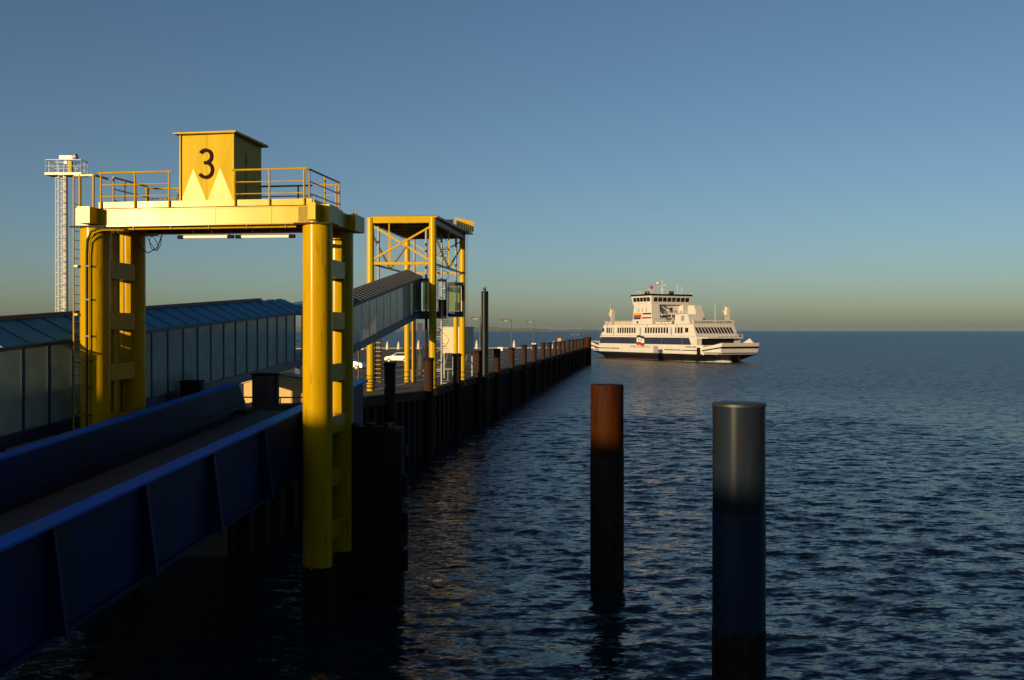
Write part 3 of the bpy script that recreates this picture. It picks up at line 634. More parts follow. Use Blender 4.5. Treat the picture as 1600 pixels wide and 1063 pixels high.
# roof deck
off = Vector((.25, 0, 0))
m = MB(); c = [FL.lerp(FR, -.0), FR+Vector((.35,0,0)), RR+Vector((.95,.6,0)), RL+Vector((0,.6,0))]
m.hexa([T(p, ZT2+.02) for p in c], [T(p, ZT2+.12) for p in c]); m.build('roof_deck', 'yellow_far', tw)
m = MB(); m.hexa([T(p, ZT2+.121) for p in c], [T(p, ZT2+.16) for p in c]); m.build('roof_edge', 'dark', tw)
for i in range(5):
    a = FL.lerp(RL, .15+.17*i); b = FR.lerp(RR, .15+.17*i); MB().bar(T(a, ZT2-.12), T(b, ZT2-.12), .12, .22).build('roof_beam', 'yellow_far', tw)
# yellow ribbed screen on the roof, rear right corner
for i in range(9):
    a = RR+Vector((-.62+.19*i, -.9-.02*i, 0)); zt = 1.45-.05*i
    MB().box(a.x-T0.x, a.x-T0.x+.165, a.y-T0.y, a.y-T0.y+.06, ZT2+.12-T0.z, ZT2+zt-T0.z).build('screen_board', 'yellow_far', tw)
a = FR.lerp(RR, .25); b = RR+Vector((-.75,-1.3,0))
MB().hexa([T(a, ZT2+.12), T(b, ZT2+.12), T(b+Vector((-.05,0,0)), ZT2+.12), T(a+Vector((-.05,0,0)), ZT2+.12)], [T(a, ZT2+.2), T(b, ZT2+1.2), T(b+Vector((-.05,0,0)), ZT2+1.2), T(a+Vector((-.05,0,0)), ZT2+.2)]).build('side_screen', 'grey', tw)
# hoist columns and guide rods
for px, Y, z0, z1 in ((591.5, 77, 12.6, 17.9), (647.5, 86, 4.6, 17.9), (666, 76.6, 4.6, 17.9), (712.5, 85.5, 13.2, 17.9)):
    p = Vector((PX(px, Y), Y, 0))
    MB().cyl(T(p, z0), T(p, z1), .10, n=12).build('hoist_rod', 'grey', tw)
    if z0 < 5: MB().cyl(T(p, 4.6), T(p, 10.3), .115, n=12).build('rod_sleeve', 'rustdark', tw)
p = RL+Vector((.55, -.3, 0)); MB().cyl(T(p, 4.6), T(p, 11), .09, n=10).build('hoist_rod', 'yellow_far', tw)
p = RR+Vector((-.6, -.2, 0)); MB().cyl(T(p, 4.6), T(p, 10.9), .2, n=14).build('hoist_rod', 'yellow_far', tw)
MB().cyl(T(RR+Vector((.42,0,0)), 8.2), T(RR+Vector((.42,0,0)), ZT2), .02, n=6).build('cable', 'dark', tw)
# caged ladder on the front left column
ld = MB().cyl(T(FL+Vector((.38,.1,0)), 5.2), T(FL+Vector((.38,.1,0)), 11.0), .05, n=8).cyl(T(FL+Vector((.78,.1,0)), 5.2), T(FL+Vector((.78,.1,0)), 11.0), .05, n=8).build('ladder', 'rust', tw)
rg = MB().box(-.22,.22,-.03,.03,-.025,.025).mesh('rung', 'yellow_far')
for i in range(17): link('rung', rg, ld, T(FL+Vector((.58,.06,0)), 5.3+.34*i))
for z in (4.9, 5.3, 5.8): MB().tube([T(FL+Vector((.55*math.cos(a), .55*math.sin(a), 0)), z) for a in np.linspace(0, 6.283, 17)], .025, 6).build('guard_hoop', 'rust', tw)
# spiral stair
sp = Vector((PX(690, 83), 83, 0))
stp = MB().cyl(T(sp, 4.6), T(sp, ZT2), .09, n=10).build('spiral_stair', 'galv', tw)
trd = MB().hexa([(.08,-.04,0),(.62,-.15,0),(.62,.15,0),(.08,.04,0)], [(.08,-.04,.045),(.62,-.15,.045),(.62,.15,.045),(.08,.04,.045)]).mesh('tread', 'galv')
hl = []
for i in range(66):
    a = i*R(26); o = link('tread', trd, stp, T(sp, 4.75+i*.2)); o.rotation_euler = (0,0,a)
    hl.append(T(sp+Vector((.62*math.cos(a), .62*math.sin(a), 0)), 4.75+i*.2+.95))
MB().tube(hl, .022, 6).build('stair_rail', 'galv', stp)
# passenger bridge inside the tower
pb = empty('bridge_cabin', (-7.4, 77, 10.5)); tag(pb, 'raised glazed passenger bridge with green panes hanging inside the boarding tower', 'gangway')
def PBv(x, y, z): return Vector((x+7.4, y-77, z-10.5))
def pbx(name, m, x0, x1, y0, y1, z0, z1, par=pb): return MB().hexa([PBv(x0,y0,z0),PBv(x1,y0,z0),PBv(x1,y1,z0),PBv(x0,y1,z0)],[PBv(x0,y0,z1),PBv(x1,y0,z1),PBv(x1,y1,z1),PBv(x0,y1,z1)]).build(name, m, par)
pbx('floor', 'blue_dark', -9.2, -6.35, 75.25, 78.6, 10.25, 10.85); pbx('roof', 'blue_dark', -9.2, -6.35, 75.3, 78.6, 13.25, 13.42)
pbx('link_floor', 'blue_dark', -6.35, -5.7, 77.2, 83.8, 10.35, 10.85)
for x0, x1, g in ((-9.1, -7.9, 'glass_green'), (-7.86, -7.3, 'lampglass'), (-7.0, -6.4, 'glass_green')):  # the middle panel is opaque white
    pbx('glass_panel', g, x0, x1, 75.42, 75.45, 10.9, 13.2); pbx('mullion', 'blue_dark', x1, x1+.1, 75.38, 75.48, 10.85, 13.25)
pbx('glass_panel', 'glass_green', -6.4, -6.37, 75.5, 78.5, 10.9, 13.2)
cx0, cx1, cy0, cy1 = PX(700, 82), PX(719, 82), 82, 85.2
pbx('cabin_floor', 'blue_dark', cx0-.05, cx1+.25, cy0, cy1, 10.5, 10.95); pbx('cabin_roof', 'blue_dark', cx0-.05, cx1+.25, cy0-.05, cy1, 13.2, 13.45)
for x in (cx0, cx1): pbx('cabin_post', 'blue_dark', x-.06, x+.06, cy0+.0, cy0+.12, 10.95, 13.2)
for y in (cy0+1.5, cy1-.12): pbx('cabin_post', 'blue_dark', cx1+.08, cx1+.2, y, y+.12, 10.95, 13.2)
pbx('glass_panel', 'glass_green', cx0+.07, (cx0+cx1)/2-.02, cy0+.04, cy0+.06, 11.0, 13.15); pbx('glass_panel', 'glass_green', (cx0+cx1)/2+.02, cx1-.07, cy0+.04, cy0+.06, 11.0, 13.15)
pbx('glass_panel', 'glass', cx1+.1, cx1+.12, cy0+.15, cy1-.15, 11.9, 13.15)
for z in (11.0, 11.3, 11.6): pbx('guard_bar', 'galv', cx1+.16, cx1+.2, cy0-.1, cy1+.3, z, z+.06)
pbx('door_frame', 'darkpost', PX(683.5, 80), PX(684.6, 80), 80, 80.1, 10.6, 13.5); pbx('door_frame', 'darkpost', PX(696, 80), PX(698, 80), 80, 80.1, 10.6, 13.5); pbx('door_frame', 'darkpost', PX(683.5, 80), PX(698, 80), 80, 80.1, 13.4, 13.6)
pbx('dark_panel', 'winglass', PX(685, 80.2), PX(696, 80.2), 80.25, 80.3, 10.6, 11.9)
# cream cabin on stilts
cb = empty('stilted_cabin', (PX(709, 95), 95, 4.6), TH); tag(cb, 'cream windowless cabin raised on thin legs behind the boarding tower', 'cabin')
MB().box(-1.13, 1.13, 0, 5, 2.5, 5.0).build('body', 'cream', cb); MB().box(-1.2, 1.2, -.07, 5.07, 5.0, 5.1).build('roof', 'galv', cb)
for x in (-1.0, 1.0):
    for y in (.15, 4.8): MB().box(x-.05, x+.05, y-.05, y+.05, 0, 2.5).build('leg', 'galv', cb)
    MB().bar((x, .15, 1.0), (x, 2.2, 2.5), .08).build('brace', 'galv', cb)
MB().bar((-1, .15, .9), (1, .15, .9), .06).build('brace', 'galv', cb)
# rust fence rails at the tower foot
for i, (xa, ya, xb, yb) in enumerate([(-6.0, 90, -3.6, 93.0), (-9.4, 89.5, -6.6, 89.0)]):
    r = empty('guard_rail', (xa, ya, 4.6)); tag(r, ['low grey guard rail below the cream cabin', 'low grey guard rail behind the tower legs'][i], 'railing', 'guard rails at the tower foot')
    railing((0,0,0), (xb-xa, yb-ya, 0), 4, r, mm='galv', zs=(.5, 1.0), r=.03, post=.035, name='top_rail')

# ------------------------------------------------------------------ light mast behind the gangway
YM = 75; ms = empty('light_mast', (PX(102, YM), YM, 4.6)); tag(ms, 'white floodlight mast with railed platform and ladder behind the gangway', 'mast')
MB().lathe([(.23, 0), (.21, 9), (.19, 16.9)], 18).build('tube', 'white', ms)
ldm = MB().cyl((.05,-.34,0),(.05,-.34,17.6),.03,n=6).cyl((-.35,-.34,0),(-.35,-.34,17.6),.03,n=6).build('ladder', 'white', ms)
rgm = MB().cyl((-.35,-.34,0),(.05,-.34,0),.022,n=6).mesh('rung', 'white')
for i in range(40): link('rung', rgm, ldm, (0,0,.4+i*.42))
for i in range(18): MB().tube([(-.15+.33*math.cos(a), -.62+.3*math.sin(a), .9+i*.92) for a in np.linspace(0, 6.283, 13)], .018, 5).build('cage_hoop', 'white', ldm)
for a in (1.6, 3.1, 4.6): MB().cyl((-.15+.33*math.cos(a), -.62+.3*math.sin(a), .9), (-.15+.33*math.cos(a), -.62+.3*math.sin(a), 16.6), .018, n=5).build('cage_bar', 'white', ldm)
MB().box(-1.35, 1.5, -.55, .7, 16.8, 16.98).build('platform', 'white', ms)
for p, q, k in (((-1.3,-.5,16.98),(1.45,-.5,16.98),4), ((1.45,-.5,16.98),(1.45,.65,16.98),3), ((-1.3,-.5,16.98),(-1.3,.65,16.98),3), ((-1.3,.65,16.98),(1.45,.65,16.98),4)):
    railing(p, q, k, ms, mm='white', zs=(.5, 1.0), r=.024, post=.028, out=0)
MB().box(-.6, .6, -.75, .6, 4.0, 4.08).build('rest_platform', 'white', ms)
for p, q in (((-.55,-.7,4.08),(.55,-.7,4.08)), ((.55,-.7,4.08),(.55,.55,4.08))): railing(p, q, 3, ms, mm='white', zs=(.5, 1.0), r=.02, post=.022, out=0)
rd = MB().box(-.35, .85, -.3, .0, 18.0, 18.35).box(.0, .25, -.25, -.05, 17.7, 18.0).build('radar_head', 'white', ms)
MB().cyl((.7,-.15,18.2),(1.0,-.2,18.3),.22,n=12).build('lamp_head', 'galv', rd)
MB().box(.32, .62, -.3, .0, 16.98, 17.9).build('control_box', 'yellow_box', ms)
sm = empty('roof_lamp', (PX(80, 46), 46, gz(40)+2.7)); sm.location = Vector(UV(UG-WD-.1, 33.1, gz(33.1)+HG+.32)); tag(sm, 'small white lamp on the gangway roof beside the light mast', 'lamp')
MB().box(-.35,.25,-.15,.15,0,.16).build('body', 'white', sm); MB().cyl((-.3,0,.16),(-.42,0,.42),.02,n=6).build('arm', 'dark', sm)

# ------------------------------------------------------------------ hut and cabinets under the gangway
hz = deck_z(52)-.02; YH = 52; hx = PX(381, YH); hut = empty('beige_hut', (hx, YH, hz)); tag(hut, 'beige rendered hut with low gable under the gangway', 'hut')
w1 = PX(454, YH)-hx; w2 = PX(505, YH)-hx; wp = PX(438, YH)-hx
MB().prism([(0,0),(w1,0),(w1,1.44),(wp,1.56),(0,1.08)], 'y', 0, 1.6).build('wall', 'beige', hut)
MB().hexa([(w1+.003,-.02,0),(w2,.5,0),(w2,1.6,0),(w1+.003,1.6,0)], [(w1+.003,-.02,1.40),(w2,.5,1.15),(w2,1.6,1.15),(w1+.003,1.6,1.40)]).build('side_wall', 'beige', hut)
MB().hexa([(-.1,-.1,1.09),(wp,-.1,1.57),(wp,1.7,1.57),(-.1,1.7,1.09)], [(-.1,-.1,1.13),(wp,-.1,1.62),(wp,1.7,1.62),(-.1,1.7,1.13)]).build('roof', 'cream', hut)
MB().hexa([(wp+.002,-.1,1.57),(w2+.05,.4,1.16),(w2+.05,1.7,1.16),(wp+.002,1.7,1.57)], [(wp+.002,-.1,1.62),(w2+.05,.4,1.2),(w2+.05,1.7,1.2),(wp+.002,1.7,1.62)]).build('roof', 'cream', hut)
k1 = empty('control_cabinet', (PX(413, 44.5), 44.5, 5.7)); tag(k1, 'tall black control cabinet standing before the beige hut', 'cabinet')
MB().box(-.57, .57, 0, .5, 0, 1.55).build('body', 'black', k1); MB().box(-.62, .62, -.06, .55, 1.55, 1.62).build('lid', 'black', k1)
MB().box(-.5, -.01, -.025, 0, .1, 1.5).build('door', 'dark', k1); MB().box(.01, .5, -.025, 0, .1, 1.5).build('door', 'dark', k1)
k2 = empty('equipment_box', (PX(297, 40.3), 40.3, 5.85)); tag(k2, 'low black equipment box beside the left ramp girder', 'cabinet')
MB().box(-.42, .42, 0, .5, 0, 1.3).build('body', 'black', k2); MB().box(-.46, .46, -.04, .54, 1.3, 1.36).build('lid', 'black', k2)
r = empty('hand_rail', (PX(378, 42), 42, 5.77)); tag(r, 'thin dark hand rail at the landward end of the ramp', 'railing')
railing((0,0,0), (3.4,-.2,0), 3, r, mm='dark', zs=(.35, .62), r=.025, post=.03, name='top_rail')

# ------------------------------------------------------------------ lamps, posts, cars on the pier
def lamp(px, ytop, Y, arm, lab, dbl=False, zb=4.6):
    zt = H+(517-ytop)/1500*Y-zb
    r = empty('street_lamp', (PX(px, Y), Y, zb)); tag(r, lab, 'street lamp', 'street lamps on the pier')
    MB().cyl((0,0,0),(0,0,zt),.085,.055,n=8).build('pole', 'dark', r)
    MB().bar((0,0,zt-.25),(arm,0,zt-.2),.07).build('arm', 'dark', r)
    for s in ((1, -1) if dbl else (1,)):
        h = MB().hexa([(s*arm*.55-.3,-.16,zt-.32),(s*arm*.55+.5*(1 if arm*s > 0 else -1)+.0,-.16,zt-.30),(s*arm*.55+.5*(1 if arm*s > 0 else -1),.16,zt-.30),(s*arm*.55-.3,.16,zt-.32)],
                  [(s*arm*.55-.3,-.12,zt-.14),(s*arm*.55+.5*(1 if arm*s > 0 else -1),-.12,zt-.16),(s*arm*.55+.5*(1 if arm*s > 0 else -1),.12,zt-.16),(s*arm*.55-.3,.12,zt-.14)]).build('lamp_head', 'dark', r)
        MB().box(s*arm*.55-.25, s*arm*.55+.35, -.12, .12, zt-.36, zt-.325).build('lens', 'lampglass', h)
lamp(560.5, 481, 92, .6, 'dark street lamp left of the boarding tower, under the rising gangway')
lamp(750, 494, 118, -1.1, 'dark street lamp just left of the tall guide pile')
lamp(799, 498, 150, -1.6, 'street lamp on the pier to the right of the guide pile')
lamp(834.5, 500, 185, -1.5, 'street lamp halfway along the pier, third along the quay')
lamp(898.5, 521, 228, 1.2, 'short street lamp near the seaward end of the pier', True)
for i, (px, yt, yb, w) in enumerate([(567, 536, 551, .5), (605.5, 534, 551, .45), (623, 534, 549, .45), (654, 532, 545, .4), (745, 532, 547, .4), (803.5, 532, 546, .4), (865, 533, 546, .35)]):
    Y = 238+i*2; zt = H-(yt-517)/1500*Y
    r = empty('dolphin_post', (PX(px, Y), Y, 0)); tag(r, f'pale pointed timber post beyond the far pier edge, {ords[i]} from the left', 'post', 'pale posts along the far pier edge')
    MB().lathe([(w, -2), (w*.92, zt-1.0)], 10).build('shaft', 'pale', r); MB().lathe([(w*.9, zt-1.0), (w*.3, zt)], 10).build('tip', 'cream', r)
r = empty('sign_post', (PX(874, 222), 222, 4.6)); tag(r, 'small yellow square sign on a pale post near the pier end', 'sign')
MB().cyl((0,0,0),(0,0,2.3),.22,n=10).build('post', 'pale', r); MB().box(-.4,.4,-.06,.06,2.0,3.0).build('panel', 'gold', r)
r = empty('blue_notice_board', (PX(656, 100), 100, 4.6)); tag(r, 'blue notice panel on a tall post seen through the boarding tower', 'sign')
MB().cyl((0,0,0),(0,0,4.5),.06,n=8).build('post', 'dark', r); MB().box(-.27,.27,-.09,-.065,4.4,5.5).build('panel', 'shipblue', r); MB().box(-.2,.2,-.3,.3,0,2.2).build('cabinet', 'dark', r)
for i, (px, yb, Y, w) in enumerate([(781.5, 546, 236, 1.2), (834, 541, 240, 1.0)]):
    r = empty('small_boat_cabin' if 0 else 'utility_box', (PX(px, Y-10), Y-10, 4.6)); tag(r, ['low white utility box lying on the pier right of the guide pile', 'white utility box behind the sixth quay pile'][i], 'box')
    MB().box(-w/2, w/2, -.4, .4, 0, .75+.9*i).build('body', 'white', r); MB().box(-w/2-.05, w/2+.05, -.45, .45, .75+.9*i, .85+.9*i).build('lid', 'white', r)
def car(name, loc, rz, m, label):
    r = empty(name, loc, rz); tag(r, label, 'car', 'cars parked on the pier')
    prof = [(-2.05,.35),(-2.1,.75),(-1.95,.98),(-1.25,1.02),(1.0,.98),(1.75,.88),(2.02,.68),(2.05,.35)]
    vs = []; hw = .84
    b = MB(); b.prism(prof, 'y', -hw, hw); body = b.build('body', m, r)
    cab0 = [(-1.9,.98),(.95,.96)]; 
    c = MB(); c.hexa([(-1.95,-.80,.97),(1.05,-.80,.95),(1.05,.80,.95),(-1.95,.80,.97)], [(-1.45,-.62,1.46),(.12,-.62,1.47),(.12,.62,1.47),(-1.45,.62,1.46)]); c.build('roof', m, r)
    for s in (-1, 1):
        MB().hexa([(-1.62,s*.775,1.03),(.72,s*.775,1.02),(.72,s*.785,1.02),(-1.62,s*.785,1.03)], [(-1.30,s*.645,1.40),(.10,s*.645,1.41),(.10,s*.66,1.41),(-1.30,s*.66,1.40)]).build('side_window', 'winglass', r)
        for x in (-1.28, 1.3):
            w = MB().cyl((x,s*.70,.32),(x,s*.86,.32),.32,n=20).build('wheel', 'tyre', r); MB().cyl((x,s*.84,.32),(x,s*.875,.32),.19,n=14).build('rim', 'galv', w)
        MB().box(1.82,2.05,s*.62-.14,s*.62+.14,.60,.74).build('headlight', 'lampglass', r); MB().box(-2.1,-1.98,s*.66-.1,s*.66+.1,.72,.92).build('tail_light', 'red', r)
    MB().hexa([(.80,-.70,.985),(1.00,-.70,.975),(1.00,.70,.975),(.80,.70,.985)], [(.14,-.56,1.44),(.18,-.56,1.43),(.18,.56,1.43),(.14,.56,1.44)]).build('windscreen', 'winglass', r)
    return r
car('parked_car', (PX(624, 142), 142, 4.6), R(180-20), 'carwhite', 'white hatchback parked on the pier behind the boarding tower legs')
car('parked_car', (PX(545, 116), 116, 4.6), R(-14), 'carsilver', 'silver car on the pier half hidden by the right gantry column')

# ------------------------------------------------------------------ ferry
FC = Vector((50, 311, 0)); hx_, hy_ = .47, -.8827
fe = empty('car_ferry', FC, math.atan2(hy_, hx_)); tag(fe, 'white double-ended car ferry with navy band steaming past the pier head', 'ferry')
def S(px, y=-8): 
    k = (px-800)/1500; return (k*(FC.y+y*hx_)-(FC.x-y*hy_))/(hx_-k*hy_)
# underwater and black hull: lofted sections
def hull(name, m, rows, zs):
    b = MB(); vs = []; ns_ = len(rows); nz_ = len(zs)
    for s, ws in rows:
        for sg in (-1, 1):
            for k in range(nz_): vs.append((s[k] if isinstance(s, (list, tuple)) else s, sg*ws[k], zs[k]))
    fs = []
    for i in range(ns_-1):
        for g in range(2):
            for k in range(nz_-1):
                a = i*2*nz_+g*nz_+k; c = a+2*nz_; fs.append((a, c, c+1, a+1))
        a = i*2*nz_; c = a+2*nz_; fs.append((a+nz_-1, c+nz_-1, c+2*nz_-1, a+2*nz_-1)); fs.append((a, a+nz_, c+nz_, c))
    for i in (0, ns_-1):
        a = i*2*nz_
        for k in range(nz_-1): fs.append((a+k, a+k+1, a+nz_+k+1, a+nz_+k))
    b.add(vs, fs); return b.build(name, m, fe)
def half(s, w): return [([-q for q in a] if isinstance(a, list) else -a, b) for a, b in s[::-1]]
rows = [(0,[7.4,7.8,8,8]),(16,[7.2,7.8,8,8]),(24,[5.6,6.8,7.7,7.9]),(29,[2.8,4.6,6.9,7.3]),([31,32,33.5,34.2],[.6,1.6,5.6,6.6]),([31.2,32.4,34.6,35.6],[.3,.8,5.2,6.3])]
hull('hull', 'shipblack', half(rows[1:], 0)+rows, [-1, .25, 1.9, 2.3])
hull('boot_topping', 'shipred', half([(s if not isinstance(s, list) else [a+.02 for a in s[:2]], [w+.04 for w in ws[:2]]) for s, ws in rows[1:]], 0)+[(s if not isinstance(s, list) else [a+.02 for a in s[:2]], [w+.04 for w in ws[:2]]) for s, ws in rows], [-1, .3])
rows = [(0,[8.05,8.05]),(24,[7.95,7.98]),(28,[7.6,7.75])]
hull('side_plating', 'shipwhite', half(rows[1:], 0)+rows, [2.1, 5.02])
hull('side_wall', 'shipwhite', [(-25.6,[7.9,7.9]),(25.2,[7.9,7.9])], [5.02, 7.6])
MB().box(-27.5,27.5,-8.12,8.12,2.12,2.3).build('rubbing_strake', 'shipblack', fe)
# navy band panels on both sides
xs_ = [S(936.5), S(964), S(992), S(1033.3), S(1065.5), S(1080)]
for i in range(len(xs_)-1):
    a, b = xs_[i]+.08, xs_[i+1]-.08
    for y in (-1, 1):
        ra = a+(1.0 if i == 0 else 0); rb = b-(1.2 if i == len(xs_)-2 else 0)
        MB().hexa([(a,y*7.9,5.06),(b,y*7.9,5.06),(b,y*8.0,5.06),(a,y*8.0,5.06)], [(ra,y*7.9,7.25),(rb,y*7.9,7.25),(rb,y*8.0,7.25),(ra,y*8.0,7.25)]).build('band_panel', 'shipblue', fe)
# fender lines, doors and seams in the lower plating
for a, b in ((S(931), S(968)), (S(1038.5), S(1064)), (S(1067), S(1092))):
    for y in (-1, 1): MB().box(a, b, y*8.12-.06, y*8.12+.06, 3.3, 3.55).build('fender_line', 'shipblack', fe)
for px in (977.5, 1019, 1033.5, 1065.5): MB().box(S(px)-.18, S(px)+.18, -8.13, -8.0, 2.3, 5.02).build('plate_seam', 'shipwhite', fe)
MB().box(S(1021.5), S(1028.5), -8.13, -8.0, 2.3, 4.55).build('boarding_door', 'grey', fe)
MB().box(S(1089.5), S(1093.5), -8.2, -7.6, 2.2, 4.3).build('door_recess', 'shipblack', fe)
# lounge deck
lz0, lz1 = 7.3, 11.4
for nm, z0, z1, e in (('lounge_deck', lz0, lz1, 0),):
    MB().hexa([(-26.2,-8.0,z0),(25.2,-8.0,z0),(25.2,8.0,z0),(-26.2,8.0,z0)], [(-24.6,-7.9,z1),(23.4,-7.9,z1),(23.4,7.9,z1),(-24.6,7.9,z1)]).build(nm, 'shipwhite', fe)
MB().box(-26.6, 25.6, -8.08, 8.08, 7.18, 7.34).build('deck_edge', 'shipwhite', fe)
def win(a, b, z0, z1, y=-8.0):
    t = lambda z: 8.0-.1*(z-lz0)/(lz1-lz0)
    for sg in (-1, 1):
        MB().hexa([(a,sg*(t(z0)-.05),z0),(b,sg*(t(z0)-.05),z0),(b,sg*(t(z0)+.03),z0),(a,sg*(t(z0)+.03),z0)], [(a,sg*(t(z1)-.05),z1),(b,sg*(t(z1)-.05),z1),(b,sg*(t(z1)+.03),z1),(a,sg*(t(z1)+.03),z1)]).build('window', 'winglass', fe)
def wgroup(pa, pb, n, fill=.66, z0=8.55, z1=10.35):
    a, b = S(pa), S(pb); st_ = (b-a)/n
    for i in range(n): win(a+i*st_+st_*(1-fill)/2, a+(i+1)*st_-st_*(1-fill)/2, z0, z1)
wgroup(941, 944, 1, .9, 8.9, 10.2); wgroup(947, 953.5, 2, .7); wgroup(954, 956.5, 1, .6)
wgroup(964, 993.5, 8); wgroup(1007, 1044.5, 9); wgroup(1054, 1057.5, 1, .6); wgroup(1058, 1067, 2, .75); wgroup(1069.5, 1076, 1, .8, 8.8, 10.2)
# raked bow and stern fronts with slanted windows
for sg in (1, -1):
    X = lambda z: (25.25-1.85*(z-lz0)/(lz1-lz0)) if sg > 0 else -(26.25-1.65*(z-lz0)/(lz1-lz0))
    for i in range(12):
        y0 = -7.1+i*1.19; y1 = y0+.74
        z0, z1 = 8.5, 10.35; d = sg*.05; lean = -.55
        MB().hexa([(X(z0)-d,y0,z0),(X(z0)-d,y1,z0),(X(z0)+d,y1,z0),(X(z0)+d,y0,z0)], [(X(z1)-d,y0+lean,z1),(X(z1)-d,y1+lean,z1),(X(z1)+d,y1+lean,z1),(X(z1)+d,y0+lean,z1)]).build('front_window', 'winglass', fe)
    MB().box(min(sg*23.2, sg*23.5), max(sg*23.2, sg*23.5), -7.9, 7.9, 11.4, 12.5).build('name_screen', 'shipwhite', fe)
nm = link('name_lettering', text_mesh('SCHLESWIG-HOLSTEIN', 1.0, .02, 'shipblue', 14.2), fe, (23.54, -.2, 11.85)); nm.rotation_euler = (R(90), 0, R(90))
for w_, a_, b_ in (('WYKER', 985, 993.3), ('DAMPFSCHIFFS', 994.7, 1017)):
    o = link('company_lettering', text_mesh(w_, .95, .02, 'grey', S(b_)-S(a_)), fe, ((S(a_)+S(b_))/2, -8.08, 4.15)); o.rotation_euler = (R(90), 0, 0)
o = link('hull_name_lettering', text_mesh('SCHLESWIG-HOLSTEIN', .7, .02, 'grey', S(1091)-S(1071)-1), fe, ((S(1071)+S(1091))/2-.5, -8.08, 4.4)); o.rotation_euler = (R(90), 0, 0)
# company flag panel on the side
fa, fb = S(995.5), S(1007)
def wavy(z0, z1, m, nmm, a=fa, b=fb, y=-8.16):
    n = 8; vs = []
    for i in range(n+1):
        t = i/n; x = a+(b-a)*t; dz = .22*math.sin(t*5.2)
        vs += [(x, y, z0+dz), (x, y, z1+dz), (x, y+.05, z0+dz), (x, y+.05, z1+dz)]
    fs = []
    for i in range(n):
        q = 4*i; r_ = q+4; fs += [(q, r_, r_+1, q+1), (q+2, q+3, r_+3, r_+2), (q+1, r_+1, r_+3, q+3), (q, q+2, r_+2, r_)]
    return MB().add(vs, fs).build(nmm, m, fe)
fp = wavy(6.9, 7.7, 'shipblue', 'flag_panel'); wavy(5.55, 6.9, 'white', 'flag_panel'); wavy(4.55, 5.55, 'red', 'flag_panel')
o = link('flag_lettering', text_mesh('W.D.R.', 1.0, .02, 'shipblue', (fb-fa)*.7), fe, ((fa+fb)/2, -8.2, 6.3)); o.rotation_euler = (R(90), R(4), 0)
# ramps and bulwarks at both ends
for sg in (1, -1):
    MB().hexa([(sg*34.3,-7,2.9),(sg*34.9,-7,2.9),(sg*34.9,7,2.9),(sg*34.3,7,2.9)], [(sg*35.0,-7.0,5.75),(sg*35.6,-7.0,5.75),(sg*35.6,7.0,5.75),(sg*35.0,7.0,5.75)]).build('bow_ramp', 'shipwhite', fe)
    MB().hexa([(sg*34.9,-7.03,4.1),(sg*35.28,-7.03,4.1),(sg*35.28,7.03,4.1),(sg*34.9,7.03,4.1)], [(sg*35.0,-7.03,4.7),(sg*35.42,-7.03,4.7),(sg*35.42,7.03,4.7),(sg*35.0,7.03,4.7)]).build('ramp_stripe', 'shipblack', fe)
    for y in (-1, 1):
        MB().hexa([(sg*27.6,y*7.5,3.0),(sg*27.6,y*7.8,3.0),(sg*34.6,y*7.05,3.0),(sg*34.6,y*6.7,3.0)], [(sg*27.6,y*7.5,4.2),(sg*27.6,y*7.8,4.2),(sg*35.0,y*7.05,5.7),(sg*35.0,y*6.7,5.7)]).build('bulwark', 'shipwhite', fe)
        MB().bar((sg*27.7,y*7.80,3.4),(sg*35.0,y*7.08,4.4),.5,.35).build('fender_line', 'shipblack', fe)
        for q in range(4): MB().box(min(sg*(26+q*.2),sg*(26.1+q*.2)), max(sg*(26+q*.2),sg*(26.1+q*.2)), y*7.4-.1, y*7.4+.1, 4.6, 7.2).build('gate_post', 'shipwhite', fe) if q in (0, 3) else None
    MB().box(min(sg*25.4,sg*33.5), max(sg*25.4,sg*33.5), -6.6, 6.6, 2.3, 2.9).build('car_deck', 'grey', fe)
    MB().box(min(sg*24.9,sg*25.3), max(sg*24.9,sg*25.3), -6.2, 6.2, 2.9, 7.0).build('deck_opening', 'shipblack', fe)
    MB().hexa([(sg*25.2,-7.9,7.0),(sg*28.8,-6.8,7.0),(sg*28.8,6.8,7.0),(sg*25.2,7.9,7.0)], [(sg*25.2,-7.9,7.3),(sg*28.8,-6.8,7.25),(sg*28.8,6.8,7.25),(sg*25.2,7.9,7.3)]).build('front_balcony', 'shipwhite', fe)
    railing((sg*28.6,-6.7,7.25), (sg*28.6,6.7,7.25), 9, fe, mm='shipwhite', zs=(.5, 1.0), r=.05, post=.06, name='balcony_rail')
    for y in (1,): MB().hexa([(sg*28.8,y*6.9,5.4),(sg*33.8,y*6.9,5.4),(sg*33.8,y*6.6,5.4),(sg*28.8,y*6.6,5.4)], [(sg*28.8,y*6.9,5.6),(sg*31.8,y*6.9,7.0),(sg*31.8,y*6.6,7.0),(sg*28.8,y*6.6,5.6)]).build('ramp_arm', 'shipwhite', fe)
